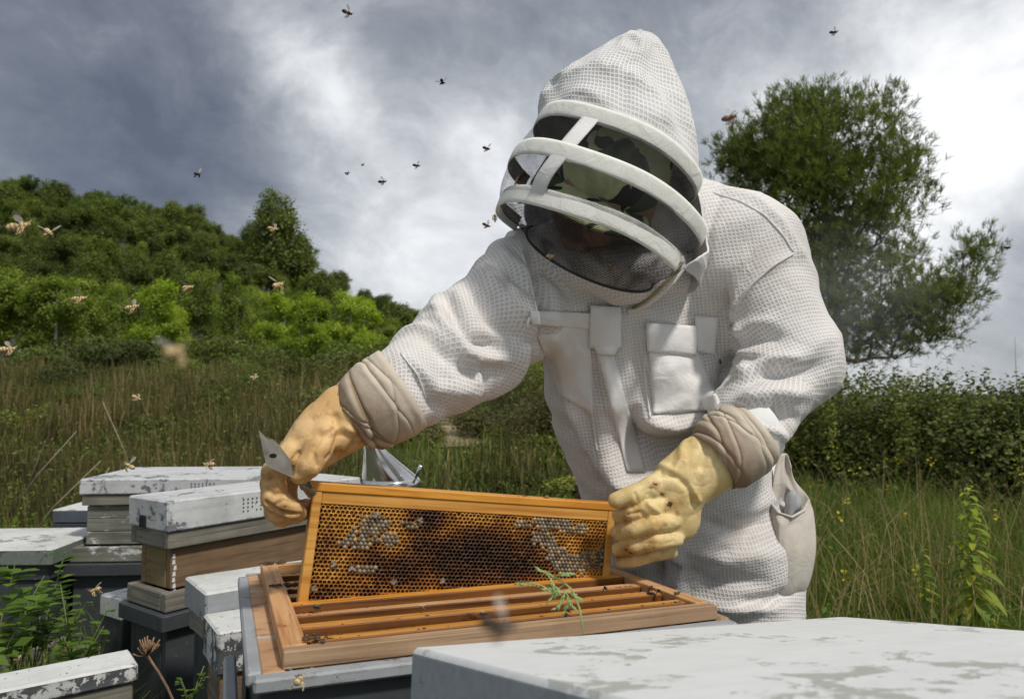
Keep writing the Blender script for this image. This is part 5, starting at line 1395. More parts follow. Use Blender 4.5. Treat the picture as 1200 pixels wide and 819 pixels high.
def sheet(fn, us, vs, name, mat, parent, th=.0025, wrap=False, uvf=None, smooth=True):
    """fn(u,v)->Vector; thin shell with thickness th along its normal"""
    nu, nv = len(us), len(vs); V = np.array([[tuple(fn(u, v)) for u in us] for v in vs]); 
    du = np.gradient(V, axis=1); dv = np.gradient(V, axis=0); N = np.cross(du, dv); N /= np.maximum(np.linalg.norm(N, axis=2, keepdims=True), 1e-9)
    A = V.reshape(-1, 3); B = (V - N * th).reshape(-1, 3); nf = len(A); Q = []; UV = []
    uvp = None
    for j in range(nv - 1):
        for i in range(nu - 1):
            a = j * nu + i; Q.append((a, a + 1, a + nu + 1, a + nu)); Q.append((a + nf, a + nu + nf, a + nu + 1 + nf, a + 1 + nf))
    ring = list(range(nu)) + [(j + 1) * nu - 1 for j in range(1, nv)] + [(nv - 1) * nu + i for i in range(nu - 2, -1, -1)] + [j * nu for j in range(nv - 2, 0, -1)]
    if th > 0:
        for a, b in zip(ring, ring[1:] + ring[:1]): Q.append((b, a, a + nf, b + nf))
    if th <= 0: Q = Q[::2]; B = np.zeros((0, 3))
    if uvf is not None:
        g = np.array([[uvf(u, v) for u in us] for v in vs]).reshape(-1, 2); gg = np.concatenate([g, g]) if th > 0 else g
        UV = np.concatenate([gg[list(q)] for q in Q])
    me = mesh(name, np.concatenate([A, B]), Q, mat, smooth, uv=UV if uvf is not None else None)
    return link(name, me, parent)
PI = math.pi
hip_pocket()
# pointed hood above the first hoop: folds and a central seam
def hood_fn(u, v):
    Rg = cat(TOP, v); p = ringpt(Rg, u); n = (p - P(*Rg[0], Rg[3])); n = n.normalized() if n.length > 1e-6 else Vector((0, 0, 1))
    k = sstep(0, 1, v) * (1 - .5 * v / 6)
    q = np.array([[u * 2.2 + v * .35, v * .8, 3.1]]); r_ = 1 - abs(float(vnoise(q)[0]) * 2 - 1) * 2
    q2 = np.array([[u * 5 - v * .7, v * 1.3, 8.1]]); r2 = 1 - abs(float(vnoise(q2)[0]) * 2 - 1) * 2
    seam = math.exp(-((u + .10 - v * .02) / .035) ** 2) * .004
    dent = -.012 * math.exp(-((u - .42) / .35) ** 2 - ((v - 2.6) / 1.2) ** 2)
    return p + n * float(k * (.008 * r_ + .003 * r2) - seam * k + dent)
HUV = lambda u, v: (u * (.125 - .012 * v), v * .033)
HOOD = sheet(hood_fn, np.linspace(-PI, PI, 129), np.linspace(0, 6, 49), 'hood', M_hood, PERSON, .003, uvf=HUV); HOOD['label'] = 'tall pointed white mesh hood'
# cloth at the back of the head, between the hoops
BACK = [((722, 186), 101, 25, DC + .03), ((710, 237), 123, 25, DC + .01), ((706, 276), 121, 21, DC + .01), ((722, 310), 98, 18, DC + .03)]
def back_fn(u, v):
    a0 = float(np.interp(v, [0, 1, 2, 3], [100, 98, 74, 56])); th = TF + R(a0) + u * R(360 - 112 - a0)
    Rg = cat(BACK, v); p = ringpt(Rg, th); n = (p - P(*Rg[0], Rg[3])).normalized(); q = np.array([[th * 3, v * 1.6, 1.3]])
    return p + n * float(.014 * fbm(q, 2)[0] + .004)
sheet(back_fn, np.linspace(0, 1, 100), np.linspace(0, 3, 40)[::-1], 'hood_back', M_hood, PERSON, .003, uvf=lambda u, v: (u * .62, v * .06))
# hoops
def hoop(Rg, a0, a1, h, name='veil_hoop', dr=.0012):
    name_top = Rg is RINGS[0]; ax = Vector((math.sin(R(Rg[2])), 0, math.cos(R(Rg[2])))); us = np.linspace(R(a0) + TF, R(a1) + TF, 90)
    def fn(u, v): return ringpt(Rg, u, dr + (.003 if name_top else 0) + .0012 * (1 - (2 * v - 1) ** 4)) + ax * ((v - .5) * h) + Vector((0, 0, .0015 * math.sin(u * 5)))
    return sheet(fn, us, np.linspace(0, 1, 7), name, M_tape, PERSON, .002)
H1 = hoop(RINGS[0], -118, 112, .026); H2 = hoop(RINGS[1], -108, 102, .0255); H3 = hoop(RINGS[2], -112, 78, .027)
# stiff vertical tape at the front
def vstrip(th0, th1, i0, i1, w, name, mat, dr=.0005):
    def fn(u, v):
        Rg = cat(RINGS, v); th = th0 + (th1 - th0) * ((v - i0) / (i1 - i0)); return ringpt(Rg, th + (u - .5) * w / (Rg[1] * Rg[3] / F), dr)
    return sheet(fn, np.linspace(0, 1, 6), np.linspace(i0, i1, 26)[::-1], name, mat, PERSON, .002)
M_strip = suit_material('grey_white_tape', False, (.74, .74, .73)); M_brownstrip = plain('brown_leather_strip', (.22, .13, .10), .8)
vstrip(R(-24), R(-38), 0, 2.0, .026, 'veil_strip', M_strip)
vstrip(R(-105), R(-62), 1.0, 2.05, .020, 'inner_strip', M_brownstrip, -.02)
# net
def net_mat():
    m, t, b = material('black_veil_net'); v = objvec(t, False)
    b.inputs['Base Color'].default_value = (.012, .012, .013, 1); b.inputs['Roughness'].default_value = .7; b.inputs['Specular IOR Level'].default_value = .25
    tr = t.node('ShaderNodeBsdfTransparent'); mx = t.node('ShaderNodeMixShader')
    uv = t.node('ShaderNodeUVMap').outputs[0]; q = t.vmath('FRACTION', t.vmath('ADD', t.vmath('MULTIPLY', uv, (700.0, 700.0, 0)), (300.0, 300.0, 0))); s = t.node('ShaderNodeSeparateXYZ'); t.l.new(q, s.inputs[0])
    e = t.math('MAXIMUM', t.math('ABSOLUTE', t.math('SUBTRACT', s.outputs[0], .5)), t.math('ABSOLUTE', t.math('SUBTRACT', s.outputs[1], .5)))
    cov = t.ramp(t.noise(t.mapping(v, (18, 18, 6)), 1.0, 4, .6, 1.0), [(.35, .18), (.5, .31), (.7, .56)])
    su = t.node('ShaderNodeSeparateXYZ'); t.l.new(uv, su.inputs[0]); cov = t.math('ADD', cov, t.mapr(su.outputs[1], .108, .125, 0.0, .34), clamp=True); fac = t.math('GREATER_THAN', e, t.math('MULTIPLY', t.math('SQRT', t.math('SUBTRACT', 1.0, cov)), .5))
    t.l.new(fac, mx.inputs[0]); t.l.new(tr.outputs[0], mx.inputs[1]); t.l.new(b.outputs[0], mx.inputs[2]); t.l.new(mx.outputs[0], t.n['Material Output'].inputs[0])
    return m
M_net = net_mat()
def net_fn(u, v):
    Rg = cat(RINGS, v); sag = -.001
    p = ringpt(Rg, u, sag + .003 * float(fbm(np.array([[u * 6, v * 3, 2.2]]), 2)[0])); return p
sheet(net_fn, np.linspace(TF + R(-114), TF + R(98), 90), np.linspace(0, 3, 40)[::-1], 'veil_net', M_net, PERSON, 0, uvf=lambda u, v: (u * .13, v * .055))
# hem cord at the bottom of the net, zip along the collar
v, q = tube([ringpt(RINGS[3], a) for a in np.linspace(TF + R(-100), TF + R(95), 40)], .0022, 6); link('veil_hem', mesh('hem', v, q, plain('black_cord', (.02, .02, .02), .8), True), PERSON)
def on_surf(pts, off=.004):
    o = []
    for x, y in pts:
        h = surf(x, y); o.append(h - pxdir(x, y) * off if h is not None else P(x, y, 1.18))
    return o
zp = on_surf([(742, 361), (758, 352), (772, 340), (786, 325), (796, 312), (806, 296)], .006)
v, q = tube(zp, .0028, 6); link('zip', mesh('zip', v, q, plain('brass_zip', (.36, .30, .18), .5, .6), True), PERSON)
zp2 = on_surf([(736, 366), (755, 358), (772, 346), (788, 330), (800, 314), (812, 296)], .003); v, q = tube(zp2, .005, 8); link('zip_piping', mesh('zpp', v, q, M_cloth, True), PERSON)
def seam(pts, r=.0019, nm='seam'):
    L = []
    for a, b in zip(pts[:-1], pts[1:]):
        k = max(2, int(math.dist(a, b) / 4)); L += [(a[0] + (b[0] - a[0]) * i / k, a[1] + (b[1] - a[1]) * i / k) for i in range(k)]
    L.append(pts[-1]); Q = [h for h in (surf(*p) for p in L) if h is not None]
    if len(Q) < 4: return
    A = np.array([tuple(q) for q in Q])
    for _ in range(2): A[1:-1] = (A[:-2] + A[1:-1] * 2 + A[2:]) / 4
    v, q = tube([Vector(a) + (Vector((0, 0, CAMZ)) - Vector(a)).normalized() * .0008 for a in A], r, 6); link(nm, mesh(nm, v, q, M_suit2, True), PERSON)
M_suit2 = suit_material('seam_cloth', False, (.74, .725, .71), dirt=.2)
seam([(836, 226), (868, 236), (896, 252), (918, 276), (930, 296)]); seam([(930, 297), (905, 312), (880, 334), (862, 360), (853, 385)]); seam([(828, 240), (822, 275), (830, 320), (842, 365)])
seam([(612, 296), (622, 330), (630, 370), (636, 405)]); seam([(693, 420), (694, 480), (700, 530)]); seam([(757, 385), (755, 440), (762, 490)]); seam([(470, 414), (490, 440), (500, 470)], .0014)
v, q = tube(on_surf([(621, 372), (619, 378), (620, 386)], .010), .0022, 6); link('zip_pull', mesh('pull', v, q, M_cloth, True), PERSON)

# head with camouflage cap, looking down
def head():
    C = P(712, 222, 1.145); tilt = Matrix.Rotation(R(22), 4, 'Y') @ Matrix.Rotation(R(38), 4, 'X') @ Matrix.Rotation(R(-14), 4, 'Z')   # roll, bow, turn
    # local axes: -Y is the face, Z up
    M = Matrix.Translation(C) @ tilt; M3 = np.array(tilt.to_3x3())
    L = lambda *p: M @ Vector(p)
    f = Field(np.array(C) - .19, np.array(C) + .19, .003)
    f.ell(L(0, .008, .03), (.074, .090, .085), M3, k=.01); f.ell(L(0, -.018, -.035), (.060, .068, .070), M3, k=.03)
    f.cone(L(0, -.055, -.088), L(0, -.045, -.07), .020, .03, .02)                       # chin
    f.cone(L(0, -.085, -.005), L(0, -.104, -.032), .008, .0125, .006)                    # nose
    f.ell(L(.013, -.094, -.037), (.008, .009, .007), M3, k=.004); f.ell(L(-.013, -.094, -.037), (.008, .009, .007), M3, k=.004)
    for s in (-1, 1):
        f.ell(L(s * .030, -.078, .000), (.016, .010, .011), M3, k=.008, op='s'); f.ell(L(s * .030, -.073, -.001), (.012, .011, .011), M3, k=.002)   # sockets, eyes
        f.cone(L(s * .014, -.088, .014), L(s * .044, -.080, .013), .005, .005, .008)       # brow
        f.ell(L(s * .074, .01, -.012), (.008, .019, .030), M3, k=.006)                      # ear
        f.ell(L(s * .036, -.066, -.035), (.020, .018, .020), M3, k=.02)                     # cheek
    f.cone(L(-.022, -.084, -.061), L(.022, -.084, -.061), .0055, .0055, .005); f.cone(L(-.018, -.083, -.071), L(.018, -.083, -.071), .006, .006, .005)
    f.cone(L(-.02, -.094, -.066), L(.02, -.094, -.066), .0018, .0018, .002, op='s')
    f.chain([L(0, .02, -.06), P(728, 292, 1.20)], [.052, .060], .02)
    V, Q = f.mesh(); V = relax(V, Q, 2)
    skin = plain('skin', (.42, .26, .19), .55, var=.12, scale=40)
    h = link('head', mesh('head', V, Q, skin, True), PERSON)
    # eyes
    for s in (-1, 1):
        vv, qq = lathe([(.0001, -.0045), (.004, -.003), (.005, 0), (.004, .003), (.0001, .0045)], 12, False)
        e = link('eye', mesh('eye', vv, qq, plain('dark_eye', (.03, .02, .015), .2), True), h); e.location = L(s * .030, -.083, -.002)
    # eyebrows / stubble as hair sheet at nape
    m, t, b = material('camouflage_cloth'); vo = objvec(t, False); n = t.noise(t.mapping(vo, (1, 1, 1), loc=(.35, .2, .1)), 13, 2, .45, .9); n2 = t.noise(t.mapping(vo, (1, 1, 1), loc=(3, 1, 2)), 16, 2, .45, .9)
    c = t.mix(t.ramp(n, [(.44, 0.0), (.445, 1.0)]), (.014, .017, .014), (.66, .70, .40)); c = t.mix(t.ramp(n2, [(.56, 0.0), (.565, 1.0)]), c, (.055, .085, .035))
    t.l.new(c, b.inputs['Base Color']); b.inputs['Roughness'].default_value = .9
    # cap dome
    def dome(u, v):
        a = u; r = math.sin(v); return L(.083 * r * math.sin(a), .006 - .100 * r * math.cos(a), .030 + .088 * math.cos(v) - .012 * math.cos(a) * r)
    cap = sheet(dome, np.linspace(-PI, PI, 49), np.linspace(R(100), R(1), 18), 'cap', m, PERSON, .003); cap['label'] = 'camouflage cap with its brim pulled down'
    def brim(u, v):
        a = (u - .5) * R(140); r = .099 + .062 * v * math.cos(a * .85); return L(.083 / .1 * r * math.sin(a), .006 - r * math.cos(a), .012 - .018 * v - .020 * (1 - math.cos(a)) * 1.2)
    link_ = sheet(brim, np.linspace(0, 1, 30), np.linspace(0, 1, 10), 'cap_brim', m, cap, .004)
head()

# ---------------------------------------------------------------- gloves
def leather(name, c1, c2, stain):
    m, t, b = material(name); v = objvec(t, False); n = t.noise(v, 22, 6, .6); s = t.noise(t.mapping(v, (1, 1, 1), loc=(2, 5, 1)), 36, 6, .68); px_ = t.noise(v, 160, 3, .6)
    a = t.node('ShaderNodeAttribute'); a.attribute_name = 'soil'
    c = t.mix(t.ramp(n, [(.35, 0.0), (.65, 1.0)]), c1, c2)
    mk = t.math('ADD', s, t.math('MULTIPLY', a.outputs['Fac'], .30)); c = t.mix(t.math('MULTIPLY', t.ramp(mk, [(.52, 0.0), (.72, 1.0)]), .8), c, stain)
    c = t.mix(t.ramp(t.math('ADD', mk, t.math('MULTIPLY', px_, .16)), [(.86, 0.0), (.90, 1.0)]), c, (.05, .03, .012))
    t.l.new(c, b.inputs['Base Color']); b.inputs['Roughness'].default_value = .5; b.inputs['Specular IOR Level'].default_value = .35
    w = t.noise(t.mapping(v, (1, 1, 1)), 110, 6, .65, 1.0)
    bump(t, b, t.math('ADD', w, t.math('MULTIPLY', px_, .3)), .0014, .6)
    return m
M_gloveA = leather('tan_leather_glove', (.60, .36, .14), (.72, .49, .23), (.34, .17, .05))
M_gloveB = leather('yellow_leather_glove', (.66, .49, .20), (.76, .62, .33), (.44, .23, .06))
def cuff_mat():
    m, t, b = material('soiled_shaded_canvas_cuff'); v = objvec(t, False); n = t.noise(v, 16, 6, .6, .4); n2 = t.noise(v, 70, 5, .6)
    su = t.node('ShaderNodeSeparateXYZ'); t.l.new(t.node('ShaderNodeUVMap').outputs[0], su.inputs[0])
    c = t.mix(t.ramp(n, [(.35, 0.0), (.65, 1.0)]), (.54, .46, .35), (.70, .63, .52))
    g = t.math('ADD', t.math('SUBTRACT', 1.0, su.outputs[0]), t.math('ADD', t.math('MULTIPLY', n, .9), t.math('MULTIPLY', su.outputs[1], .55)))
    c = t.mix(t.ramp(t.math('MULTIPLY', g, .5), [(.50, 0.0), (.70, .88)]), c, (.24, .15, .085))  # soil towards the glove; in the fold valleys the brown is painted shade
    t.l.new(c, b.inputs['Base Color']); b.inputs['Roughness'].default_value = .85; bump(t, b, t.math('ADD', n2, t.math('MULTIPLY', t.noise(v, 600, 2, .5), .3)), .002, .5); return m
M_cuff = cuff_mat()
def glove(name, lo, hi, build, mat, label, creases, soil):
    f = Field(np.array(lo), np.array(hi), .0019); build(f); V, Q = f.mesh(); V = relax(V, Q, 2, .4); N = vnormals(V, Q); N = relax(N, Q, 2); N /= np.linalg.norm(N, axis=1, keepdims=True)
    px, py, d = topx(V); D = fbm(V * 40, 3) * .0012 + fbm(V * 13, 2) * .006; front = np.clip(-N[:, 1] * 1.5 + .4, 0, 1)
    for pts, w, a in creases:
        best = np.full(len(V), 1e9)
        for p, q in zip(pts[:-1], pts[1:]):
            dx, dy = q[0] - p[0], q[1] - p[1]; t = np.clip(((px - p[0]) * dx + (py - p[1]) * dy) / (dx * dx + dy * dy), 0, 1); best = np.minimum(best, np.hypot(px - p[0] - t * dx, py - p[1] - t * dy))
        D += a * np.exp(-(best / w) ** 2) * front
    wq = V * 58 + (fbm(V * 30, 2) * 2)[:, None]; rg = 1 - np.abs(vnoise(wq * np.array([1, 1, .8])) * 2 - 1) * 2; D -= .0005 * np.clip(rg, 0, 1) ** 2; rg = 1 - np.abs(vnoise(wq * .45 + 7) * 2 - 1) * 2; D -= .0011 * np.clip(rg, 0, 1) ** 4
    V = V + N * D[:, None]; sl_ = np.zeros(len(V))
    for (x, y, r, a) in soil: sl_ = np.maximum(sl_, a * np.exp(-((px - x) ** 2 + (py - y) ** 2) / r ** 2))
    o = link(name, mesh(name, V, Q, mat, True, attrs={'soil': sl_}), PERSON); o['label'] = label; return o
def cuff(name, path, radii, n=150, m=80, seed=1, flat=1.0):
    path = [Vector(p) for p in path]; s0 = seed * 7.3
    rr = random.Random(seed * 11 + 3)
    CR = [(rr.uniform(.12, .97), rr.uniform(-.30, .30), rr.uniform(-PI, PI), rr.uniform(.7, 1.7), rr.uniform(.04, .095), rr.uniform(.016, .040)) for _ in range(20 if seed == 1 else 13)]
    def folds(u, v):
        w_ = float(fbm(np.array([[math.cos(u) * 1.2 + s0, math.sin(u) * 1.2, v * 1.2]]), 2)[0]); f_ = 0
        for v0, sl, u0, wu, dp, wv in CR:
            du = (u - u0 + PI) % (2 * PI) - PI
            if abs(du) > wu * 1.5: continue
            x = v - v0 - sl * du - .10 * w_; win = math.exp(-(du / wu) ** 4); f_ += dp * win * (-math.exp(-(x / wv) ** 2) + .38 * math.exp(-((x - 2.2 * wv) / (1.7 * wv)) ** 2))
        return w_, f_ * (.35 + .65 * v)
    def fn(u, v):
        t = v * (len(path) - 1); i = min(int(t), len(path) - 2); f_ = t - i; c = path[i].lerp(path[i + 1], f_); ax = (path[-1] - path[0]).normalized()
        a = ax.cross(Vector((0, 1, 0))).normalized(); b = a.cross(ax).normalized(); r = radii[i] + (radii[i + 1] - radii[i]) * f_
        w_, fo = folds(u, v); r *= 1 + fo + .12 * w_ * (1 - .6 * v) + .025 * math.exp(-((v - .06) / .05) ** 2)
        return c + (a * math.cos(u) + b * math.sin(u) * flat) * r + ax * (.010 * w_)
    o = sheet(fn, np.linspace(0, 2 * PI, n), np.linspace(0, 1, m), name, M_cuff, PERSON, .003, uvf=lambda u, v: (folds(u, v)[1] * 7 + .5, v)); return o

# image-left glove: fist round the end of the frame, hive tool in it
def buildA(f):
    wr = P(402, 492, .965); 
    f.chain([P(428, 478, .985), P(405, 490, .968), P(380, 508, .955), P(362, 524, .945)], [.042, .040, .035, .030], .02, ((0, 1, 0), .85))
    f.chain([P(366, 520, .945), P(348, 535, .94)], [.031, .024], .014)                     # back of hand
    f.ell(P(352, 532, .955), (.030, .030, .024), k=.012)
    # thumb, over the frame lug, tip facing us
    f.chain([P(384, 512, .930), P(373, 528, .914), P(362, 546, .905), P(352, 556, .905)], [.020, .0175, .0155, .0135], .007)
    # index, middle, ring, little: curled down behind the lug
    f.chain([P(343, 528, .925), P(322, 553, .912), P(321, 584, .910), P(342, 598, .912)], [.0165, .0165, .0170, .0135], .0035)
    f.chain([P(340, 532, .945), P(320, 566, .932), P(324, 598, .930), P(347, 602, .932)], [.0165, .0165, .0160, .013], .0035)
    f.chain([P(344, 536, .968), P(324, 570, .958), P(331, 604, .955), P(352, 600, .955)], [.016, .016, .0155, .013], .0035)
    f.chain([P(350, 540, .988), P(335, 572, .982), P(342, 600, .978), P(358, 594, .975)], [.015, .014, .014, .012], .0035)
cA = [([(311, 588), (322, 600), (340, 604), (352, 602)], 2.2, -.0035), ([(318, 562), (330, 560), (338, 566)], 2.4, -.0022), ([(322, 592), (334, 586), (346, 590)], 2.2, -.002), ([(372, 545), (366, 530), (376, 512), (392, 502)], 2.8, -.003), ([(424, 508), (405, 530), (385, 538)], 3.5, -.003), ([(392, 488), (400, 510), (392, 535)], 5, -.006), ([(380, 505), (400, 500), (415, 505)], 5, .004), ([(410, 475), (412, 500), (402, 525)], 6, .004), ([(312, 574), (322, 580), (336, 577)], 3, -.002), ([(312, 590), (325, 600), (345, 602)], 2.5, -.004), ([(341, 556), (342, 540), (350, 530)], 2.2, -.003), ([(418, 470), (424, 495)], 4, -.004)]
GA = glove('glove', P(300, 625, .96) - Vector((.02, .14, .02)), P(450, 440, .96) + Vector((.03, .12, .03)), buildA, M_gloveA, 'tan leather glove gripping the frame and a hive tool', cA, [(318, 575, 12, .7), (345, 605, 14, .8), (330, 600, 14, .7), (358, 556, 9, .5), (313, 560, 7, .7), (345, 545, 10, .4), (400, 535, 12, .4)])
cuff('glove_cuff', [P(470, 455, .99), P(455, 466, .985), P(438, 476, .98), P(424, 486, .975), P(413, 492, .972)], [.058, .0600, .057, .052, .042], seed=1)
# image-right glove
def buildB(f, P0=P):
    P = lambda x, y, d: P0(x, y, d + .020)
    f.chain([P(862, 526, 1.075), P(826, 545, 1.065), P(803, 562, 1.055), P(790, 575, 1.05)], [.049, .043, .036, .034], .02, ((0, 1, 0), .85))
    f.chain([P(795, 570, 1.05), P(776, 595, 1.045)], [.040, .036], .014, ((0, 1, 0), .7)); f.ell(P(790, 605, 1.05), (.040, .026, .042), k=.014)
    # thumb along the top, tip on the frame lug
    f.chain([P(785, 562, 1.04), P(763, 571, 1.028), P(742, 580, 1.022), P(722, 586, 1.022)], [.021, .0165, .0145, .0125], .007)
    # fingers hooked round the side bar; the little one lies behind
    f.chain([P(786, 590, 1.034), P(760, 595, 1.016), P(740, 602, 1.018), P(725, 604, 1.040)], [.0135, .0128, .0122, .0110], .0012)
    f.chain([P(790, 610, 1.030), P(764, 614, 1.010), P(742, 621, 1.014), P(724, 624, 1.040)], [.0140, .0132, .0126, .0115], .0012)
    f.chain([P(792, 631, 1.032), P(766, 634, 1.013), P(743, 641, 1.018), P(725, 643, 1.042)], [.0138, .0130, .0122, .0110], .0012)
    f.chain([P(786, 646, 1.050), P(762, 650, 1.038), P(743, 656, 1.042), P(727, 658, 1.056)], [.0125, .0118, .0110, .0100], .0012)
cB = [([(800, 512), (798, 540), (790, 552), (775, 546)], 5, .005), ([(775, 552), (795, 560), (810, 575), (814, 590)], 4, -.005), ([(810, 572), (818, 586)], 4, .005), ([(762, 573), (760, 580)], 2.5, -.003), ([(744, 578), (747, 586)], 2, -.002), ([(735, 603), (750, 600), (756, 606)], 2.5, -.003), ([(760, 590), (772, 600), (780, 612)], 3, .003), ([(828, 520), (822, 545)], 6, -.005)]
GB = glove('glove', P(712, 665, 1.06) - Vector((.02, .14, .02)), P(870, 500, 1.06) + Vector((.04, .12, .03)), buildB, M_gloveB, 'yellow leather glove hooked round the right end of the frame', cB, [(735, 610, 9, .7), (730, 645, 14, .8), (745, 600, 8, .5), (769, 568, 5, 1.15), (784, 591, 6, 1.25), (757, 646, 8, .6), (794, 602, 3, 1.1), (777, 580, 2.5, 1.1), (745, 622, 22, .45), (760, 640, 20, .45), (742, 590, 14, .4), (725, 620, 7, .6)])
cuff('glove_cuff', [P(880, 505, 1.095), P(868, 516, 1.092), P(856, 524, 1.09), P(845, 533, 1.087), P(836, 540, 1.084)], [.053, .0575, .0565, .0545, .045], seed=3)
def cuff_end(a, b, r, nm='sleeve_lining'):
    v, q = tube([a, a.lerp(b, .5), b], [r, r * 1.06, r * .98], 28, False); link(nm, mesh(nm, v, q, M_cloth, True), PERSON)
cuff_end(P(872, 510, 1.09), P(890, 500, 1.10), .052)
# boots standing on the ground
M_boot = plain('dark_rubber_boot', (.035, .04, .035), .5)
def boot(x, y, a):
    f = Field((x - .17, y - .24, -.02), (x + .17, y + .2, .40), .006); d = Vector((math.sin(a), -math.cos(a), 0)); c = Vector((x, y, 0))
    f.cone(c + Vector((0, 0, .34)), c + Vector((0, 0, .08)), .064, .052, .02); f.cone(c + d * -.02 + Vector((0, 0, .045)), c + d * .16 + Vector((0, 0, .038)), .045, .040, .03)
    V, Q = f.mesh(); V[:, 2] = np.maximum(V[:, 2], .0); o = link('boot', mesh('boot', V, Q, M_boot, True), PERSON)
hr, hl = P(858, 655, 1.36), P(752, 650, 1.46); boot(hr.x + .02, hr.y + .04, -.2); boot(hl.x, hl.y + .06, -.3)

# ---------------------------------------------------------------- hive tool in the left hand
M_steel = plain('scratched_steel', (.40, .37, .33), .45, .8, var=.3, scale=50, dark=(.12, .09, .07))
def tool():
    d = .872; pts = [(303, 504), (314, 515), (319, 514), (327, 521), (341, 540), (343, 560), (336, 557), (312, 546)]
    A = [P(x, y, d + (x - 303) * .0006) for x, y in pts]; n = Vector((.1, -1, .3)).normalized() * .0042
    V = [a for a in A] + [a - n for a in A]; k = len(A); Q = [tuple(reversed(range(k))), tuple(range(k, 2 * k))] + [(i, (i + 1) % k, (i + 1) % k + k, i + k) for i in range(k)]
    org = P(325, 530, d); V = [v - org for v in V]
    o = empty('hive_tool', org, label='flat steel hive tool sticking up from the fist at the left end of the frame', cat='hive tool')
    link('blade', mesh('blade', V, Q, M_steel), o)
    b = [P(340, 550, d + .045) - org, P(352, 560, d + .03) - org, P(366, 580, d + .04) - org]; v, q = tube(b, [.008, .007, .006], 8); link('handle', mesh('hnd', v, q, M_steel, True), o)
    v, q = lathe([(.0035, -.002), (.0035, .0026)], 12); s = link('hole', mesh('hole', v, q, M_hole), o); s.location = P(320, 534, d - .0035) - org; s.rotation_euler = (PI / 2, 0, 0); s.scale = (1.2, .8, .6)
tool()
# ================================================================== bees
def bee_meshes():
    def stripes(name, c1, c2):
        m, t, b = material(name); tc = t.node('ShaderNodeTexCoord').outputs['Object']; s = t.node('ShaderNodeSeparateXYZ'); t.l.new(tc, s.inputs[0])
        w = t.math('SINE', t.math('MULTIPLY', s.outputs[0], 2600.0)); c = t.mix(t.ramp(w, [(.35, 0.0), (.6, 1.0)]), c1, c2)
        t.l.new(c, b.inputs['Base Color']); b.inputs['Roughness'].default_value = .6; return m
    gold = stripes('golden_bee', (.64, .49, .26), (.26, .16, .06)); dark = stripes('dark_bee', (.05, .03, .015), (.012, .010, .008)); brown = stripes('brown_bee', (.22, .12, .045), (.045, .026, .014))
    prof = [(.0001, -.0072), (.0012, -.0068), (.0021, -.0052), (.0025, -.0035), (.0022, -.0015), (.0011, -.0002), (.0020, .0008), (.0023, .0022), (.0017, .0036), (.0010, .0041), (.0016, .0048), (.0016, .0056), (.0001, .0064)]
    V, Q = lathe(prof, 12, False); V = [(z, x, y) for x, y, z in V]
    bodies = {}
    for k, m in (('gold', gold), ('dark', dark), ('brown', brown)): bodies[k] = mesh('bee_body', V, Q, m, True)
    legs = []
    for s in (-1, 1):
        for x in (.0005, .0020, .0032): legs.append(tube([(x, s * .001, -.001), (x - .001, s * .0035, -.0022), (x - .003, s * .0042, -.0055)], [.0004, .0004, .0003], 4))
    for s in (-1, 1): legs.append(tube([(.0058, s * .0006, .0010), (.0078, s * .0012, .0026)], [.00018, .00018], 4))
    LM = {k: mesh('bee_legs', *join(legs), m) for k, m in (('gold', gold), ('dark', dark), ('brown', brown))}
    m, t, b = material('bee_wing'); b.inputs['Base Color'].default_value = (.55, .50, .45, 1); b.inputs['Roughness'].default_value = .3
    tr = t.node('ShaderNodeBsdfTransparent'); mx = t.node('ShaderNodeMixShader'); mx.inputs[0].default_value = .28
    t.l.new(tr.outputs[0], mx.inputs[1]); t.l.new(b.outputs[0], mx.inputs[2]); t.l.new(mx.outputs[0], t.n['Material Output'].inputs[0])
    W = [(0, 0, 0), (.0015, .002, .0), (.0022, .005, .0003), (.0018, .0085, .0005), (.0002, .0098, .0004), (-.0018, .0080, .0002), (-.0020, .004, 0), (-.0008, .001, 0)]
    wing = mesh('bee_wing', W + [(x, y, z - .00012) for x, y, z in W], [tuple(range(8)), tuple(reversed(range(8, 16)))] + [(i + 8, (i + 1) % 8 + 8, (i + 1) % 8, i) for i in range(8)], m)
    return bodies, LM, wing
BB, BL_, BW = bee_meshes()
def bee(loc, kind, heading, pitch, label, s=1.0, wings='fly', group=None):
    o = empty('honey_bee', loc, (random.uniform(-.3, .3) if wings == 'fly' else 0, pitch, heading), label, 'bee', group or 'honey bees'); o.scale = (s, s, s)
    link('body', BB[kind], o); link('leg', BL_[kind], o)
    for sgn in (1, -1):
        w = link('wing', BW, o, (.0020, sgn * .0012, .0018)); w.scale = (1, sgn, 1)
        w.rotation_euler = (sgn * random.uniform(.1, .9), 0, sgn * random.uniform(-.1, .5)) if wings == 'fly' else (sgn * .2, 0, sgn * 2.3)
    return o
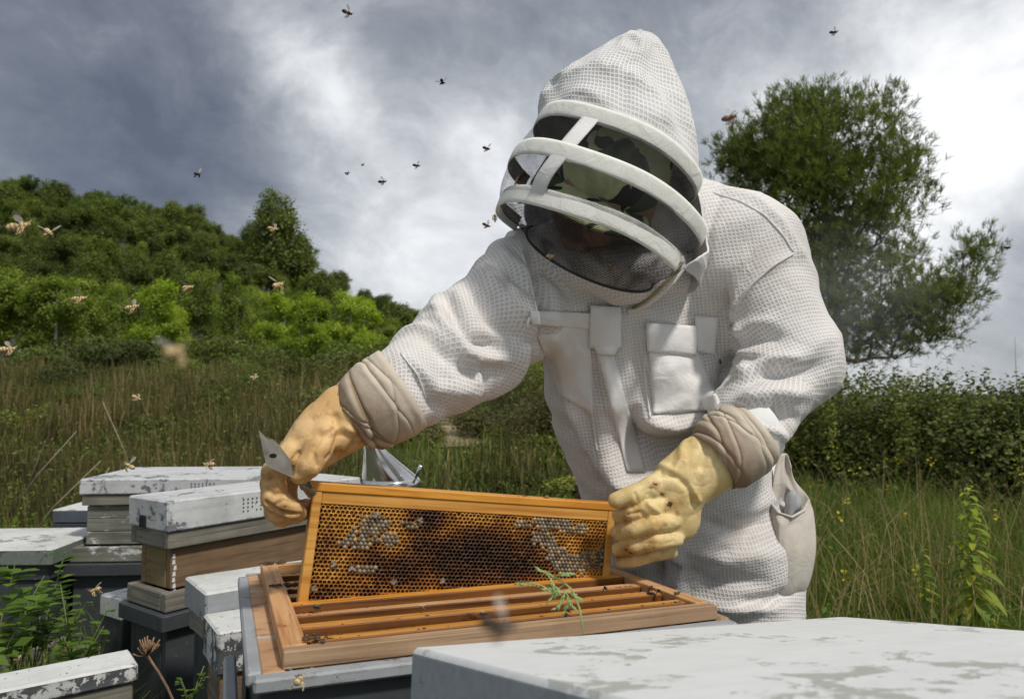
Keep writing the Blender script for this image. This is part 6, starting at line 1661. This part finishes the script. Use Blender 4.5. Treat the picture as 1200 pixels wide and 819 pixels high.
FLY = [  # px, py, depth, kind, heading, label
    (22, 265, .56, 'gold', .5, 'large pale bee with spread wings flying at the left edge before the hill'),
    (57, 272, .82, 'gold', -.6, 'golden bee flying just right of the large pale bee'),
    (93, 350, .85, 'gold', .2, 'golden bee flying before the hill, above the left field'),
    (155, 360, .85, 'gold', .1, 'golden bee flying before the bright saplings on the left'),
    (220, 337, .95, 'gold', -.3, 'golden bee flying before the dark trees, left of the bare trunks'),
    (326, 334, .80, 'gold', 1.2, 'golden bee flying below the tallest skyline pine'),
    (320, 268, 1.15, 'gold', .1, 'small golden bee flying in front of the tallest skyline pine'),
    (9, 409, .80, 'gold', .9, 'golden bee flying at the left edge where field meets trees'),
    (204, 412, .17, 'gold', 1.5, 'big out of focus tan bee flying before the dark wood edge'),
    (160, 466, 1.3, 'gold', .3, 'tiny golden bee flying low over the dry weeds'),
    (298, 442, 1.5, 'gold', .2, 'tiny golden bee flying over the weeds left of the sleeve cuff'),
    (152, 546, 1.0, 'gold', 2.8, 'golden bee flying over the lid of the rear stack, the left of the two'),
    (245, 544, 1.0, 'gold', 3.0, 'golden bee flying over the lid of the rear stack, the right of the two'),
    (112, 691, .95, 'gold', 2.9, 'golden bee flying before the dark grey box of the rear stack'),
    (407, 15, .90, 'dark', .1, 'dark bee high in the sky at the top of the picture, left of the hood'),
    (518, 96, 1.1, 'dark', 1.5, 'dark bee hovering in the sky left of the hood tip'),
    (570, 174, 1.2, 'dark', .5, 'dark bee in the sky close to the left of the veil'),
    (231, 204, 1.1, 'dark', -.5, 'dark bee in the grey sky above the wooded hill'),
    (407, 203, 1.9, 'dark', .3, 'tiny dark bee in the sky, leftmost of the row of four'),
    (425, 193, 2.2, 'dark', 1.2, 'tiniest dark bee in the sky, second from left in the row of four'),
    (448, 213, 1.2, 'dark', .05, 'dark bee in the sky, lowest of the row of four'),
    (488, 194, 1.3, 'dark', .3, 'dark bee in the sky, rightmost of the row of four'),
    (977, 38, 1.2, 'dark', -.6, 'dark bee in the sky at the top, right of the hood'),
    (855, 138, .60, 'brown', .1, 'reddish brown bee beside the top left of the big pine'),
    (1181, 290, 1.5, 'dark', 0, 'small dark bee in the sky at the right edge'),
    (570, 264, 1.15, 'brown', .2, 'brown bee flying just left of the lower veil hoop'),
    (350, 797, .62, 'gold', 1.6, 'golden bee flying before the grey rail of the open hive'),
    (584, 731, .145, 'dark', .1, 'large blurred dark bee right before the lens, in front of the open hive'),
    (20, 773, 1.35, 'brown', .2, 'brown bee by the white lid in the bottom left corner'),
]
for (x, y, d, k, h, lab) in FLY: bee(P(x, y, d), k, h, random.uniform(-.5, .5), lab, (1.25 if k == 'gold' else 1.0) if d > .3 else .55)
# bees crawling on the veil, comb and hive
def bee_on(p, kind, h, lab, pitch=0, s=.9): return bee(p, kind, h, pitch, lab, s, 'rest')
bee_on(P(580, 256, 1.10), 'gold', 1.5, 'bee clinging to the left end of the lowest veil hoop', 1.2)
bee_on(P(645, 300, 1.02), 'gold', .2, 'bee crawling on the net under the lowest veil hoop')
bee_on(P(715, 314, 1.05), 'gold', 1.5, 'bee on the net above the collar under the veil', 1.3)
for (x, y, lab) in [(491, 609, 'bee on the upper middle of the comb'), (440, 605, 'bee on the comb near the sealed patch'), (461, 683, 'bee on the lower part of the comb, left of its middle'), (519, 681, 'bee on the comb just above the hive frames'), (412, 664, 'bee on the lower left of the comb, paler wings'), (392, 661, 'bee at the lower left of the comb beside a dark hole'), (367, 690, 'bee in the bottom left corner of the comb')]:
    d = pxdir(x, y); n = yax; t = (FM @ Vector((0, -.0135, 0)) - Vector((0, 0, CAMZ))).dot(n) / d.dot(n)
    b = bee_on(Vector((0, 0, CAMZ)) + d * t, 'brown', 0, lab, 0, .85); b.rotation_euler = (PI / 2 - .1, random.uniform(0, 6.28), ANG)
for (hx, hy, k, lab) in [(.47, .075, 'dark', 'dark bee on the right ends of the frames near the front rim'), (.490, .085, 'dark', 'second dark bee by the right rim of the open hive'), (.505, .065, 'brown', 'brown bee on the front right corner of the wooden rim'), (.43, .125, 'dark', 'dark bee on the frame bars below the right end of the comb'), (.23, .055, 'dark', 'dark bee on the middle of the front frame bars'), (.05, .16, 'dark', 'dark bee at the left ends of the frames by the side bar'), (.33, .035, 'dark', 'small dark bee near the grass head on the front frame'), (.045, .26, 'dark', 'dark bee in the back left corner of the open hive'), (.17, .11, 'brown', 'brown bee on the crusted bar left of the middle'), (.49, .105, 'dark', 'dark bee at the inner side of the right rim')]:
    bee_on(w2(hx, hy, ZT + .0035), k, random.uniform(0, 6.28), lab, 0, .8)
bee_on(P(844, 424, 1.16), 'dark', 1.0, 'dark bee in the fold between sleeve and chest', 1.2, .7)

# thin smoke drifting from the smoker past the big pine
def smoke():
    V, Q = lathe([(.0001, -1), (.5, -.85), (.86, -.5), (1, 0), (.86, .5), (.5, .85), (.0001, 1)], 24, False)
    m = bpy.data.materials.new('smoke'); m.use_nodes = True; t = NT(m.node_tree); t.n.clear(); out = t.node('ShaderNodeOutputMaterial'); pv = t.node('ShaderNodeVolumePrincipled')
    tc = t.node('ShaderNodeTexCoord').outputs['Object']; r = t.vmath('LENGTH', tc); n = t.noise(tc, 2.2, 4, .6, 1.0)
    f = t.math('MULTIPLY', t.mapr(r, .15, 1.0, 1.0, 0.0), t.ramp(n, [(.38, 0.0), (.68, 1.0)])); t.l.new(t.math('MULTIPLY', f, .55), pv.inputs['Density']); pv.inputs['Color'].default_value = (.9, .92, .93, 1)
    t.l.new(pv.outputs[0], out.inputs['Volume'])
    o = link('smoke', mesh('smoke', V, Q, m, True), None, P(990, 350, 4.2), (.2, .3, 0)); o.scale = (.62, .5, .60); tag(o, 'thin pale smoke drifting in front of the big pine', 'smoke', kind='stuff')
smoke()
